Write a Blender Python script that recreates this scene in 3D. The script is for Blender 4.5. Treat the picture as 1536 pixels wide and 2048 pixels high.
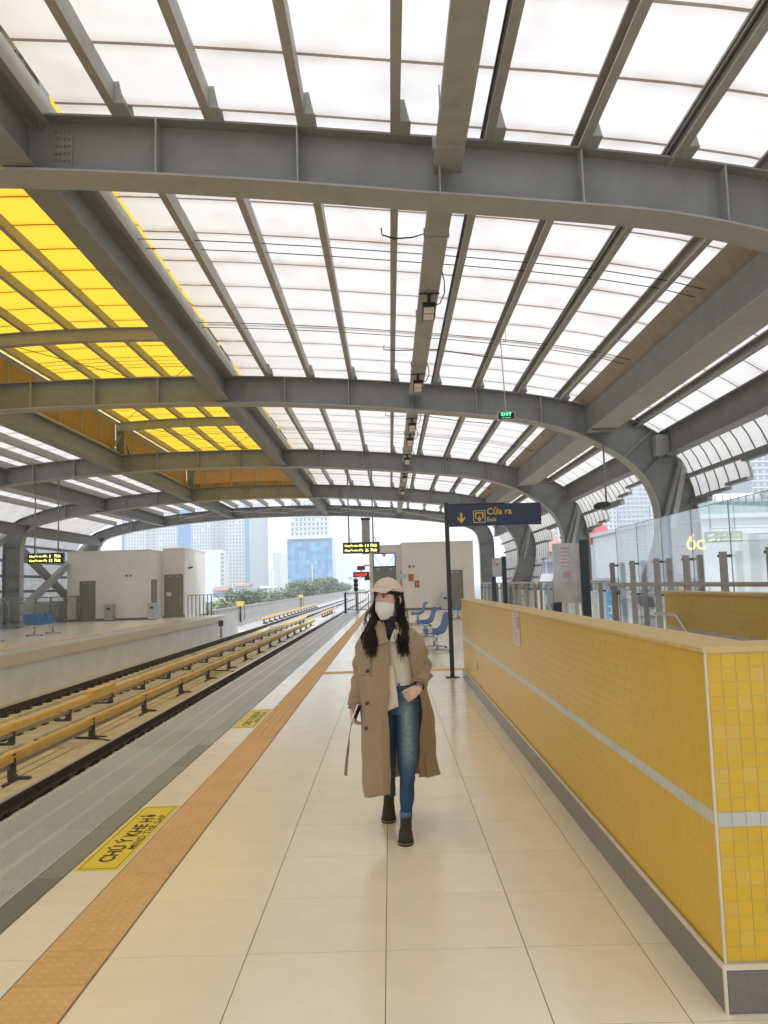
import bpy, bmesh, math, random
from mathutils import Vector, Matrix, noise
R = math.radians
rng = random.Random(7)
for o in list(bpy.data.objects):
    bpy.data.objects.remove(o, do_unlink=True)
SC = bpy.context.scene
COL = SC.collection

# ---------------------------------------------------------------- camera
F_PX, PITCH, YAW, ROLL, CAM_H = 1560.0, 0.093513, -0.0053822, 0.0295343, 1.5668
_f = Vector((math.sin(YAW) * math.cos(PITCH), math.cos(YAW) * math.cos(PITCH), math.sin(PITCH)))
_r0 = Vector((math.cos(YAW), -math.sin(YAW), 0)); _u0 = _r0.cross(_f)
_r = _r0 * math.cos(ROLL) - _u0 * math.sin(ROLL)
_u = _u0 * math.cos(ROLL) + _r0 * math.sin(ROLL)
cam = bpy.data.cameras.new('camera')
cam.sensor_fit = 'VERTICAL'; cam.sensor_height = 36.0; cam.lens = F_PX / 2048 * 36.0
cam.clip_start = 0.05; cam.clip_end = 6000
cam_o = bpy.data.objects.new('camera', cam); COL.objects.link(cam_o)
cam_o.matrix_world = Matrix(((_r.x, _u.x, -_f.x, 0), (_r.y, _u.y, -_f.y, 0), (_r.z, _u.z, -_f.z, CAM_H), (0, 0, 0, 1)))
SC.camera = cam_o

# ---------------------------------------------------------------- sky and sun
SUN_EL, SUN_AZ = R(58), R(150)
W = bpy.data.worlds.new('World'); SC.world = W; W.use_nodes = True
nt = W.node_tree; nt.nodes.clear()
sky = nt.nodes.new('ShaderNodeTexSky'); sky.sky_type = 'NISHITA'; sky.sun_disc = False
sky.sun_elevation = SUN_EL; sky.sun_rotation = SUN_AZ
sky.air_density = 1.6; sky.dust_density = 4.0; sky.ozone_density = 2.0
hs = nt.nodes.new('ShaderNodeMixRGB'); hs.blend_type = 'MIX'; hs.inputs[0].default_value = 0.72
hs.inputs[2].default_value = (7.9, 8.8, 10.0, 1)          # the even cloud layer of an overcast day
bg = nt.nodes.new('ShaderNodeBackground'); bg.inputs[1].default_value = 0.09
wo = nt.nodes.new('ShaderNodeOutputWorld')
nt.links.new(sky.outputs[0], hs.inputs[1]); nt.links.new(hs.outputs[0], bg.inputs[0]); nt.links.new(bg.outputs[0], wo.inputs[0])
sl = bpy.data.lights.new('sun', 'SUN'); sl.energy = 1.5; sl.angle = R(16); sl.color = (1.0, 0.96, 0.9)
so = bpy.data.objects.new('sun', sl); COL.objects.link(so)
_sd = Vector((math.sin(SUN_AZ) * math.cos(SUN_EL), math.cos(SUN_AZ) * math.cos(SUN_EL), math.sin(SUN_EL)))
so.rotation_euler = _sd.to_track_quat('Z', 'Y').to_euler(); so.location = _sd * 60

SC.view_settings.view_transform = 'Standard'; SC.view_settings.look = 'None'
SC.view_settings.exposure = 1.08; SC.view_settings.gamma = 1.0; SC.view_settings.use_curve_mapping = False
SC.render.engine = 'CYCLES'
SC.cycles.use_denoising = True
try: SC.cycles.denoiser = 'OPENIMAGEDENOISE'
except Exception: pass
SC.cycles.max_bounces = 10; SC.cycles.diffuse_bounces = 5; SC.cycles.glossy_bounces = 4
SC.cycles.transmission_bounces = 8; SC.cycles.transparent_max_bounces = 12
SC.cycles.volume_bounces = 3
SC.cycles.sample_clamp_indirect = 6.0
SC.cycles.caustics_reflective = False; SC.cycles.caustics_refractive = False

# ---------------------------------------------------------------- helpers
def at(px, py, Y=None, X=None, Z=None):
    """world point seen at a photograph pixel, on the plane Y=, X= or Z="""
    d = _f + _r * ((px - 768) / F_PX) - _u * ((py - 1024) / F_PX)
    if Y is not None: s = Y / d.y
    elif X is not None: s = X / d.x
    else: s = (Z - CAM_H) / d.z
    return Vector((d.x * s, d.y * s, CAM_H + d.z * s))

def lin(r, g, b):
    f = lambda c: (c / 255 / 12.92) if c / 255 <= 0.04045 else ((c / 255 + 0.055) / 1.055) ** 2.4
    return (f(r), f(g), f(b))

class MB:
    """collects geometry for one mesh"""
    def __init__(s): s.v = []; s.f = []; s.m = []; s.sm = []
    def add(s, vs, fs, mi=0, smooth=False):
        n = len(s.v); s.v.extend([tuple(p) for p in vs])
        for f in fs:
            s.f.append(tuple(i + n for i in f)); s.m.append(mi); s.sm.append(smooth)
        return s
    def box(s, x0, x1, y0, y1, z0, z1, mi=0, M=None):
        vs = [Vector((x, y, z)) for z in (z0, z1) for y in (y0, y1) for x in (x0, x1)]
        if M is not None: vs = [M @ p for p in vs]
        return s.add(vs, [(0, 2, 3, 1), (4, 5, 7, 6), (0, 1, 5, 4), (2, 6, 7, 3), (0, 4, 6, 2), (1, 3, 7, 5)], mi)
    def bev(s, x0, x1, y0, y1, z0, z1, b, mi=0, M=None):
        """box with a chamfered top rim"""
        pr = [(x0, y0, x1, y1, z0), (x0, y0, x1, y1, z1 - b), (x0 + b, y0 + b, x1 - b, y1 - b, z1)]
        vs = []
        for (a, c, d, e, z) in pr:
            vs += [Vector((a, c, z)), Vector((d, c, z)), Vector((d, e, z)), Vector((a, e, z))]
        if M is not None: vs = [M @ p for p in vs]
        fs = [(3, 2, 1, 0), (8, 9, 10, 11)]
        for k in (0, 4):
            for i in range(4):
                j = (i + 1) % 4; fs.append((k + i, k + j, k + 4 + j, k + 4 + i))
        return s.add(vs, fs, mi)
    def prism(s, prof, y0, y1, axis='Y', mi=0, M=None, cap=True, smooth=False):
        """closed 2D profile [(a,b)] extruded along an axis: Y -> (a,y,b), X -> (x,a,b), Z -> (a,b,z)"""
        n = len(prof)
        def P(a, b, t):
            return Vector((a, t, b)) if axis == 'Y' else (Vector((t, a, b)) if axis == 'X' else Vector((a, b, t)))
        vs = [P(a, b, y0) for a, b in prof] + [P(a, b, y1) for a, b in prof]
        if M is not None: vs = [M @ p for p in vs]
        fs = [(i, (i + 1) % n, n + (i + 1) % n, n + i) for i in range(n)]
        s.add(vs, fs, mi, smooth)
        if cap: 
            k = len(s.v) - 2 * n
            s.f.append(tuple(k + i for i in range(n))[::-1]); s.m.append(mi); s.sm.append(False)
            s.f.append(tuple(k + n + i for i in range(n))); s.m.append(mi); s.sm.append(False)
        return s
    def loft(s, rings, cap=True, closed=True, mi=0, smooth=True):
        n = len(rings[0]); k0 = len(s.v)
        vs = [p for r in rings for p in r]; fs = []
        for i in range(len(rings) - 1):
            for j in range(n if closed else n - 1):
                a = i * n + j; b = i * n + (j + 1) % n
                fs.append((a, b, b + n, a + n))
        s.add(vs, fs, mi, smooth)
        if cap and closed:
            s.f.append(tuple(k0 + i for i in range(n))[::-1]); s.m.append(mi); s.sm.append(smooth)
            k = k0 + (len(rings) - 1) * n
            s.f.append(tuple(k + i for i in range(n))); s.m.append(mi); s.sm.append(smooth)
        return s
    def tube(s, path, rad, n=8, cap=True, mi=0, smooth=True, flat=1.0, up=None):
        """tube along a path; rad a number or a list; flat squashes the second axis"""
        path = [Vector(p) for p in path]; m = len(path)
        rads = rad if isinstance(rad, (list, tuple)) else [rad] * m
        rings = []; ref = Vector(up) if up is not None else None
        for i, p in enumerate(path):
            t = (path[min(i + 1, m - 1)] - path[max(i - 1, 0)]).normalized()
            if ref is None:
                ref = Vector((0, 0, 1)) if abs(t.z) < 0.9 else Vector((1, 0, 0))
            a = ref.cross(t)
            if a.length < 1e-5: a = Vector((1, 0, 0)).cross(t)
            a.normalize(); b = t.cross(a).normalized()
            if up is None: ref = b
            rings.append([p + a * (rads[i] * math.cos(2 * math.pi * k / n)) + b * (rads[i] * flat * math.sin(2 * math.pi * k / n)) for k in range(n)])
        return s.loft(rings, cap, True, mi, smooth)
    def cyl(s, p0, p1, r, n=12, mi=0, smooth=True): return s.tube([p0, p1], r, n, True, mi, smooth)
    def beam(s, p0, p1, w, h, mi=0, up=(0, 0, 1)):
        """rectangular bar between two points"""
        p0, p1 = Vector(p0), Vector(p1); t = (p1 - p0).normalized(); a = Vector(up).cross(t)
        if a.length < 1e-4: a = Vector((1, 0, 0)).cross(t)
        a.normalize(); b = t.cross(a)
        vs = [p + a * (sx * w / 2) + b * (sz * h / 2) for p in (p0, p1) for sx, sz in ((-1, -1), (1, -1), (1, 1), (-1, 1))]
        return s.add(vs, [(3, 2, 1, 0), (4, 5, 6, 7), (0, 1, 5, 4), (1, 2, 6, 5), (2, 3, 7, 6), (3, 0, 4, 7)], mi)
    def quad(s, a, b, c, d, mi=0): return s.add([a, b, c, d], [(0, 1, 2, 3)], mi)
    def mesh(s, name, mats):
        me = bpy.data.meshes.new(name)
        me.from_pydata(s.v, [], s.f)
        for m in (mats if isinstance(mats, (list, tuple)) else [mats]): me.materials.append(m)
        me.polygons.foreach_set('material_index', s.m); me.polygons.foreach_set('use_smooth', s.sm)
        me.update(); return me
    def build(s, name, mats, parent=None, loc=None):
        return link(name, s.mesh(name, mats), parent, loc)

def link(name, me, parent=None, loc=None, rot=None):
    o = bpy.data.objects.new(name, me); COL.objects.link(o)
    if parent is not None: o.parent = parent
    if loc is not None: o.location = loc
    if rot is not None: o.rotation_euler = rot
    return o

def tag(o, label, cat, group=None):
    o['label'] = label; o['category'] = cat
    if group: o['group'] = group
    return o

def thing(name, label, cat, loc=(0, 0, 0), rz=0.0, group=None):
    o = bpy.data.objects.new(name, None); COL.objects.link(o); o.empty_display_size = 0.2
    o.location = loc; o.rotation_euler = (0, 0, rz)
    return tag(o, label, cat, group)

def struct(o): o['kind'] = 'structure'; return o
def stuff(o): o['kind'] = 'stuff'; return o

def dup(root, loc=None, rz=None, label=None):
    r = root.copy(); COL.objects.link(r)
    if loc is not None: r.location = loc
    if rz is not None: r.rotation_euler = (0, 0, rz)
    if label: r['label'] = label
    for ch in list(root.children):
        c = ch.copy(); COL.objects.link(c); c.parent = r
        for g in list(ch.children):
            d = g.copy(); COL.objects.link(d); d.parent = c
    return r

def text_mesh(txt, size, mat, ext=0.0, align='LEFT', bold=0.0, shear=0.0):
    cu = bpy.data.curves.new('lettering', 'FONT'); cu.body = txt; cu.size = size
    cu.align_x = align; cu.extrude = ext; cu.offset = bold; cu.shear = shear; cu.resolution_u = 3
    o = bpy.data.objects.new('lettering', cu); COL.objects.link(o)
    dg = bpy.context.evaluated_depsgraph_get()
    me = bpy.data.meshes.new_from_object(o.evaluated_get(dg))
    bpy.data.objects.remove(o); me.materials.clear(); me.materials.append(mat)
    return me

def text_fit(txt, w, h, mat, bold=0.0):
    """lettering scaled to an exact width and height, lower-left corner at the origin, in the XY plane"""
    me = text_mesh(txt, 1.0, mat, bold=bold)
    xs = [v.co.x for v in me.vertices]; ys = [v.co.y for v in me.vertices]
    x0, x1, y0, y1 = min(xs), max(xs), min(ys), max(ys)
    for v in me.vertices:
        v.co.x = (v.co.x - x0) / (x1 - x0) * w; v.co.y = (v.co.y - y0) / (y1 - y0) * h
    return me

# ---------------------------------------------------------------- materials
def nodes(name):
    m = bpy.data.materials.new(name); m.use_nodes = True
    t = m.node_tree; t.nodes.clear()
    out = t.nodes.new('ShaderNodeOutputMaterial'); return m, t, out

def pbr(name, col, rough=0.5, metal=0.0, var=0.12, scale=6.0, bump=0.0, bscale=60.0, rnd=0.0, spec=0.5,
        stain=0.0, stain_col=None, stain_scale=1.2, coat=0.0, rvar=0.0):
    """painted/stone/metal surface: colour noise, optional per-object tone, stains with their own shape and fine relief"""
    m, t, out = nodes(name)
    N = t.nodes.new; L = t.links.new
    b = N('ShaderNodeBsdfPrincipled'); L(b.outputs[0], out.inputs[0])
    geo = N('ShaderNodeNewGeometry')
    no = N('ShaderNodeTexNoise'); no.inputs['Scale'].default_value = scale; no.inputs['Detail'].default_value = 5
    no.inputs['Roughness'].default_value = 0.65
    L(geo.outputs['Position'], no.inputs['Vector'])
    mr = N('ShaderNodeMapRange'); mr.inputs[1].default_value = 0.25; mr.inputs[2].default_value = 0.75
    mr.inputs[3].default_value = 1 - var; mr.inputs[4].default_value = 1 + var
    L(no.outputs[0], mr.inputs[0])
    val = mr.outputs[0]
    if rnd:
        oi = N('ShaderNodeObjectInfo'); r2 = N('ShaderNodeMapRange')
        r2.inputs[3].default_value = 1 - rnd; r2.inputs[4].default_value = 1 + rnd
        L(oi.outputs['Random'], r2.inputs[0])
        mu = N('ShaderNodeMath'); mu.operation = 'MULTIPLY'; L(val, mu.inputs[0]); L(r2.outputs[0], mu.inputs[1]); val = mu.outputs[0]
    vm = N('ShaderNodeVectorMath'); vm.operation = 'SCALE'; vm.inputs[0].default_value = col
    L(val, vm.inputs['Scale']); cc = vm.outputs[0]
    if stain:
        n2 = N('ShaderNodeTexNoise'); n2.inputs['Scale'].default_value = stain_scale; n2.inputs['Detail'].default_value = 8
        n2.inputs['Roughness'].default_value = 0.7; L(geo.outputs['Position'], n2.inputs['Vector'])
        m2 = N('ShaderNodeMapRange'); m2.inputs[1].default_value = 0.52; m2.inputs[2].default_value = 0.75
        m2.inputs[4].default_value = stain; L(n2.outputs[0], m2.inputs[0])
        mx = N('ShaderNodeMixRGB'); L(m2.outputs[0], mx.inputs[0]); L(cc, mx.inputs[1])
        mx.inputs[2].default_value = (*(stain_col or tuple(c * 0.5 for c in col)), 1); cc = mx.outputs[0]
    L(cc, b.inputs['Base Color'])
    b.inputs['Roughness'].default_value = rough; b.inputs['Metallic'].default_value = metal
    b.inputs['Specular IOR Level'].default_value = spec; b.inputs['Coat Weight'].default_value = coat
    if rvar:
        m3 = N('ShaderNodeMapRange'); m3.inputs[3].default_value = max(0.02, rough - rvar); m3.inputs[4].default_value = rough + rvar
        L(no.outputs[0], m3.inputs[0]); L(m3.outputs[0], b.inputs['Roughness'])
    if bump:
        n3 = N('ShaderNodeTexNoise'); n3.inputs['Scale'].default_value = bscale; n3.inputs['Detail'].default_value = 4
        L(geo.outputs['Position'], n3.inputs['Vector'])
        bp = N('ShaderNodeBump'); bp.inputs['Strength'].default_value = bump; bp.inputs['Distance'].default_value = 0.01
        L(n3.outputs[0], bp.inputs['Height']); L(bp.outputs[0], b.inputs['Normal'])
    return m

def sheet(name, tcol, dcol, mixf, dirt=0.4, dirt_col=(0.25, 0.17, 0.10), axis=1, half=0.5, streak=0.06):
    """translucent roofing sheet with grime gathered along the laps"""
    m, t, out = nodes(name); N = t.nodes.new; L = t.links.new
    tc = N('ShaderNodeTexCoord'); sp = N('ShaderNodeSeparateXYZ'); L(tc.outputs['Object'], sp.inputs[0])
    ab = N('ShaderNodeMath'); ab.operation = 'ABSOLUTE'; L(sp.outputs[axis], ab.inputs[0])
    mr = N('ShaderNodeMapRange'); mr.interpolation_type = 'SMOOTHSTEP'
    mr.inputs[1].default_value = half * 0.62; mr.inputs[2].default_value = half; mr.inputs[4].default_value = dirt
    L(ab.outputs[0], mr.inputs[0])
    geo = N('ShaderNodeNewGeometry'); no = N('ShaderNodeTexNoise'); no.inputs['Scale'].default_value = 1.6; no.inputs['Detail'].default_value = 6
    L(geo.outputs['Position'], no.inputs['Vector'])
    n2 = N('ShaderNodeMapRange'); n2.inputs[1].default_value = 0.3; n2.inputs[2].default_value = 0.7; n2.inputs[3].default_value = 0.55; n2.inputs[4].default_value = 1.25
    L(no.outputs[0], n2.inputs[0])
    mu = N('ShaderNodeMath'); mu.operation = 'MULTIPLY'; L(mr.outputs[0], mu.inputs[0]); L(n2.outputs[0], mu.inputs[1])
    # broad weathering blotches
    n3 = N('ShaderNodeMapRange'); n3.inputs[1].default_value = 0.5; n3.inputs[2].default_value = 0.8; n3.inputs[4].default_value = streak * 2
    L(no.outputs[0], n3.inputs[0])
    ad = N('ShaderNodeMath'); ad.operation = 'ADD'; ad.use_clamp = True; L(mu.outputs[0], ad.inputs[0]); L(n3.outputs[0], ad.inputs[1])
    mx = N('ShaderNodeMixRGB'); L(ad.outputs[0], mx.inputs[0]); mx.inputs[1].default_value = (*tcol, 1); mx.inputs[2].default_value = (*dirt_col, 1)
    tr = N('ShaderNodeBsdfTranslucent'); L(mx.outputs[0], tr.inputs[0])
    df = N('ShaderNodeBsdfDiffuse'); df.inputs[0].default_value = (*dcol, 1)
    ms = N('ShaderNodeMixShader'); ms.inputs[0].default_value = mixf
    L(df.outputs[0], ms.inputs[1]); L(tr.outputs[0], ms.inputs[2]); L(ms.outputs[0], out.inputs[0])
    return m

def glass(name, tint=(0.86, 0.94, 0.95), refl=1.0, haze=0.0):
    m, t, out = nodes(name); N = t.nodes.new; L = t.links.new
    tr = N('ShaderNodeBsdfTransparent'); tr.inputs[0].default_value = (*tint, 1)
    gl = N('ShaderNodeBsdfGlossy'); gl.inputs['Roughness'].default_value = 0.01
    fr = N('ShaderNodeLayerWeight'); fr.inputs[0].default_value = 0.5          # facing: 1 - |cos|
    pw = N('ShaderNodeMath'); pw.operation = 'POWER'; pw.inputs[1].default_value = 5.0; L(fr.outputs['Facing'], pw.inputs[0])
    mu = N('ShaderNodeMath'); mu.operation = 'MULTIPLY_ADD'; mu.use_clamp = True; mu.inputs[1].default_value = 0.9 * refl; mu.inputs[2].default_value = 0.035 * refl; L(pw.outputs[0], mu.inputs[0])
    ms = N('ShaderNodeMixShader'); L(mu.outputs[0], ms.inputs[0]); L(tr.outputs[0], ms.inputs[1]); L(gl.outputs[0], ms.inputs[2])
    last = ms
    if haze:
        df = N('ShaderNodeBsdfDiffuse'); df.inputs[0].default_value = (0.8, 0.85, 0.86, 1)
        m2 = N('ShaderNodeMixShader'); m2.inputs[0].default_value = haze; L(ms.outputs[0], m2.inputs[1]); L(df.outputs[0], m2.inputs[2]); last = m2
    L(last.outputs[0], out.inputs[0]); return m

def glow(name, col, strength):
    m, t, out = nodes(name); e = t.nodes.new('ShaderNodeEmission'); e.inputs[0].default_value = (*col, 1); e.inputs[1].default_value = strength
    t.links.new(e.outputs[0], out.inputs[0]); return m

M = {}
M['steel'] = pbr('grey_painted_steel', (0.26, 0.262, 0.258), 0.55, 0.0, 0.12, 3.0, 0.15, 120, stain=0.45, stain_col=(0.17, 0.155, 0.13), stain_scale=1.7)
M['steel_light'] = pbr('light_grey_steel', (0.39, 0.385, 0.37), 0.5, 0.0, 0.12, 4.0, 0.12, 120, stain=0.4, stain_col=(0.24, 0.2, 0.16))
M['purlin'] = pbr('purlin_paint', (0.39, 0.375, 0.35), 0.55, 0.0, 0.14, 3.5, 0.1, 100, stain=0.45, stain_col=(0.2, 0.17, 0.13))
M['dark_metal'] = pbr('dark_metal', (0.03, 0.03, 0.03), 0.45, 0.3, 0.2, 20)
M['cable'] = pbr('black_cable', (0.015, 0.015, 0.015), 0.6)
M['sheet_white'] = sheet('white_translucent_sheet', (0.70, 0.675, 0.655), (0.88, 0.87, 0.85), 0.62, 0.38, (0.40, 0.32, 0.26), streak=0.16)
M['sheet_yellow'] = sheet('yellow_translucent_sheet', (0.66, 0.425, 0.035), (0.85, 0.6, 0.04), 0.88, 0.45, (0.55, 0.27, 0.01))
M['lap'] = sheet('lap_strip', (0.52, 0.44, 0.38), (0.3, 0.25, 0.2), 0.5, 0.0)
M['lap_yellow'] = sheet('lap_strip_yellow', (0.42, 0.2, 0.01), (0.35, 0.2, 0.02), 0.5, 0.0)
M['closure'] = pbr('closure_flashing', (0.42, 0.34, 0.26), 0.7, 0, 0.15, 5, stain=0.3)
M['louver'] = pbr('yellow_lit_louver', (0.60, 0.36, 0.05), 0.6, 0, 0.15, 8)  # the skylight's yellow light is put into the slat colour
M['tile'] = pbr('cream_porcelain', (0.88, 0.78, 0.61), 0.18, 0, 0.04, 5, 0.02, 220, rnd=0.03, spec=0.45, rvar=0.08, stain=0.14, stain_col=(0.68, 0.56, 0.41), stain_scale=1.6)
M['grout'] = pbr('floor_grout', (0.24, 0.18, 0.12), 0.85, 0, 0.3, 15)
M['tactile'] = pbr('orange_tactile', (0.70, 0.42, 0.17), 0.6, 0, 0.08, 8, 0.05, 150, rnd=0.03, stain=0.2, stain_col=(0.55, 0.32, 0.13), stain_scale=3)
M['granite'] = pbr('grooved_granite', (0.47, 0.45, 0.41), 0.33, 0, 0.25, 90, 0.15, 200, rnd=0.07, rvar=0.1, stain=0.25, stain_col=(0.34, 0.33, 0.31), stain_scale=2)
M['granite_dark'] = pbr('dark_granite_border', (0.22, 0.22, 0.19), 0.3, 0, 0.25, 90, 0.1, 200, rnd=0.35)
M['concrete'] = pbr('track_concrete', (0.66, 0.58, 0.42), 0.85, 0, 0.22, 2.5, 0.4, 25, stain=0.6, stain_col=(0.30, 0.25, 0.17), stain_scale=0.8)
M['concrete_grey'] = pbr('grey_concrete', (0.42, 0.41, 0.39), 0.85, 0, 0.15, 2, 0.3, 25, stain=0.35, stain_col=(0.28, 0.27, 0.25))
M['plaster'] = pbr('white_plaster', (0.83, 0.76, 0.68), 0.8, 0, 0.05, 2, 0.1, 60, stain=0.15, stain_col=(0.5, 0.45, 0.4))
M['plaster_cool'] = pbr('platform_side_plaster', (0.78, 0.77, 0.76), 0.8, 0, 0.08, 1.5, 0.1, 40, stain=0.3, stain_col=(0.45, 0.44, 0.43), stain_scale=0.7)
M['rail'] = pbr('rail_steel_brown', (0.05, 0.035, 0.025), 0.7, 0.2, 0.3, 10, 0.3, 60)
M['rail_head'] = pbr('worn_rail_head', (0.45, 0.43, 0.4), 0.3, 0.9, 0.1, 10)
M['third'] = pbr('yellow_third_rail_cover', (0.78, 0.49, 0.11), 0.5, 0, 0.14, 3, 0.05, 80, stain=0.35, stain_col=(0.38, 0.2, 0.05), stain_scale=2)
M['bracket'] = pbr('dark_bracket', (0.05, 0.05, 0.045), 0.5, 0, 0.3, 8)
M['mosaic'] = pbr('yellow_mosaic', (0.65, 0.405, 0.03), 0.3, 0, 0.04, 9, 0, 130, rnd=0.025, rvar=0.05, spec=0.35)
M['mosaic_pale'] = pbr('yellow_mosaic_pale', (0.64, 0.41, 0.06), 0.3, 0, 0.05, 9, 0, 130, rnd=0.03)
M['mosaic_grey'] = pbr('pale_grey_mosaic', (0.50, 0.52, 0.47), 0.3, 0, 0.04, 9, 0.03, 100, rnd=0.04)
M['wall_grout'] = pbr('wall_grout', (0.66, 0.54, 0.34), 0.85, 0, 0.12, 25)
M['side_grout'] = pbr('side_grout', (0.64, 0.42, 0.075), 0.85, 0, 0.12, 25)
M['trim'] = pbr('pale_tile_trim', (0.66, 0.58, 0.45), 0.5, 0, 0.06, 12)
M['skirt'] = pbr('grey_skirting', (0.17, 0.155, 0.14), 0.28, 0, 0.15, 40, 0.05, 120, rnd=0.05)
M['coping'] = pbr('beige_coping', (0.62, 0.43, 0.16), 0.5, 0, 0.12, 10, 0.1, 50, stain=0.2)
M['navy'] = pbr('navy_sign', (0.012, 0.022, 0.065), 0.4, 0, 0.05, 5)
M['sign_yellow'] = pbr('sign_yellow', (0.72, 0.44, 0.03), 0.5, 0, 0.03, 5)
M['sign_cream'] = pbr('sign_cream', (0.75, 0.6, 0.32), 0.5, 0, 0.03, 5)
M['black'] = pbr('black_plastic', (0.012, 0.012, 0.012), 0.4)
M['sticker'] = pbr('yellow_sticker', (0.80, 0.62, 0.03), 0.4, 0, 0.05, 6, stain=0.12, stain_col=(0.6, 0.47, 0.05), stain_scale=5)
M['ink'] = pbr('sticker_ink', (0.03, 0.02, 0.015), 0.5)
M['seat'] = pbr('blue_plastic_seat', (0.006, 0.10, 0.30), 0.5, 0, 0.06, 6, spec=0.25)
M['stainless'] = pbr('stainless', (0.55, 0.53, 0.5), 0.28, 0.9, 0.08, 10)
M['post_grey'] = pbr('warm_grey_post', (0.33, 0.29, 0.25), 0.45, 0.2, 0.08, 6)
M['door'] = pbr('olive_grey_door', (0.22, 0.21, 0.165), 0.5, 0, 0.06, 4, rnd=0.04)
M['white_plastic'] = pbr('white_plastic', (0.72, 0.71, 0.68), 0.4)
M['red'] = pbr('red_box', (0.5, 0.04, 0.02), 0.4)
M['orange'] = pbr('orange_notice', (0.62, 0.17, 0.02), 0.5)
M['glass'] = glass('clear_glass', (0.94, 0.975, 0.98), 1.0)
M['glass_tall'] = glass('screen_glass', (0.95, 0.98, 0.985), 2.3, 0.05)
M['glass_edge'] = pbr('glass_edge_green', (0.03, 0.09, 0.085), 0.15)
M['led'] = glow('led_amber_green', (0.85, 0.9, 0.25), 1.6)
M['led_red'] = glow('led_red', (1.0, 0.03, 0.03), 1.6)
M['exit_green'] = glow('exit_green', (0.1, 1.0, 0.35), 1.2)

# ================================================================ SETTING: ground, platforms, track bed
XE, XF = -2.77, -10.3            # near and far platform edges
YEND = 50.0
GZ = -9.5
g = MB(); g.box(-2800, 2800, -60, 4800, GZ - 1, GZ)
M['city_ground'] = pbr('city_ground', (0.20, 0.20, 0.18), 0.9, 0, 0.3, 0.05, stain=0.6, stain_col=(0.10, 0.14, 0.06), stain_scale=0.02)
struct(g.build('ground', M['city_ground']))

STAIR = (1.42, 4.65, 3.22, 13.2)      # open stairwell x0,x1,y0,y1
p = MB()
p.box(XE + 0.02, -1.874, -14, YEND, -0.35, -0.012); p.box(-1.874, STAIR[0], -14, YEND, -0.35, -0.0014)
p.box(STAIR[0], STAIR[1], -14, STAIR[2], -0.35, -0.0014)
p.box(STAIR[0], STAIR[1], STAIR[3], YEND, -0.35, -0.0014)
p.box(STAIR[1], 7.6, -14, YEND, -0.35, -0.0014)
p.box(XE + 0.35, XE + 0.6, -6, YEND, -1.32, -0.35)
platform = struct(p.build('platform_floor', M['grout']))

# cream floor tiles, each a piece
TX0, TY0, TS = -0.0657, 3.522, 0.6
def tile_mesh(w, d, name='floor_tile', mat=None, b=0.0006):
    m = MB(); m.bev(0, w, 0, d, -0.012, 0, b); return m.mesh(name, mat or M['tile'])
cols = []
xx = -1.27 + 0.003
cuts = [-1.265, -0.6657, TX0, TX0 + .6, 1.02]
colsA = [(cuts[i], cuts[i + 1]) for i in range(4)] + [(1.02, 1.42)]
cells = []
for j in range(-28, 78):
    y0 = TY0 + j * TS; y1 = y0 + TS
    if y1 > YEND: continue
    for (a, b_) in [(-1.865, -1.575)] + colsA:
        cells.append((a, b_, y0, y1))
    x = 1.42
    while x < 7.0:
        b_ = min(x + TS, 7.3)
        if not (x < STAIR[1] + .2 and y1 > STAIR[2] - .1 and y0 < STAIR[3] + .1): cells.append((x, b_, y0, y1))
        elif y0 < STAIR[2] and y1 > STAIR[2]: cells.append((x, b_, y0, STAIR[2]))
        elif y0 < STAIR[3] + .1 and y1 > STAIR[3] + .1: cells.append((x, b_, STAIR[3], y1))
        x += TS
G = 0.0021
def vis_key(c):
    d = (c[2] + c[3]) / 2
    if d < 1.2: return 500 + abs(d)
    xm = (c[0] + c[1]) / 2
    if xm > 1.3 and d < 13.2: return 300 + d
    if abs(xm) / d > 0.62: return 200 + d
    return d + abs(xm) * 0.3
cells.sort(key=vis_key)
cache = {}
rest = MB()
for k, c in enumerate(cells):
    w, d = c[1] - c[0] - 2 * G, c[3] - c[2] - 2 * G
    if k < 290:
        key = (round(w, 3), round(d, 3))
        if key not in cache: cache[key] = tile_mesh(*key)
        link('floor_tile', cache[key], platform, (c[0] + G, c[2] + G, 0))
    else:
        rest.bev(c[0] + G, c[1] - G, c[2] + G, c[3] - G, -0.012, 0, 0.0006)
stuff(rest.build('distant_floor_tiles', M['tile'], platform))

# orange tactile strip
def tactile(kind, s=0.296):
    m = MB(); m.bev(0, s, 0, s, -0.011, 0.002, 0.0015)
    if kind == 'dots':
        n = 6
        for i in range(n):
            for j in range(n):
                cx, cy = (i + .5) * s / n, (j + .5) * s / n
                r0, r1 = 0.0150, 0.0085
                lo = [(cx + r0 * math.cos(a * math.pi / 4), cy + r0 * math.sin(a * math.pi / 4), 0.002) for a in range(8)]
                hi = [(cx + r1 * math.cos(a * math.pi / 4), cy + r1 * math.sin(a * math.pi / 4), 0.0052) for a in range(8)]
                m.add(lo + hi, [(a, (a + 1) % 8, 8 + (a + 1) % 8, 8 + a) for a in range(8)] + [tuple(range(8, 16))])
    else:
        for i in range(4):
            cx = (i + .5) * s / 4; pr = [(cx - .021, .002), (cx - .015, .0075), (cx + .015, .0075), (cx + .021, .002)]
            m.prism(pr, 0.006, s - 0.006, 'Y')
    return m.mesh('tactile_paver', M['tactile'])
t_dots, t_bars = tactile('dots'), tactile('bars')
y = -6.0
while y < 47.5:
    link('tactile_paver', t_dots if y < 8.1 else t_bars, platform, (-1.569, y, 0)); y += 0.3
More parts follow.
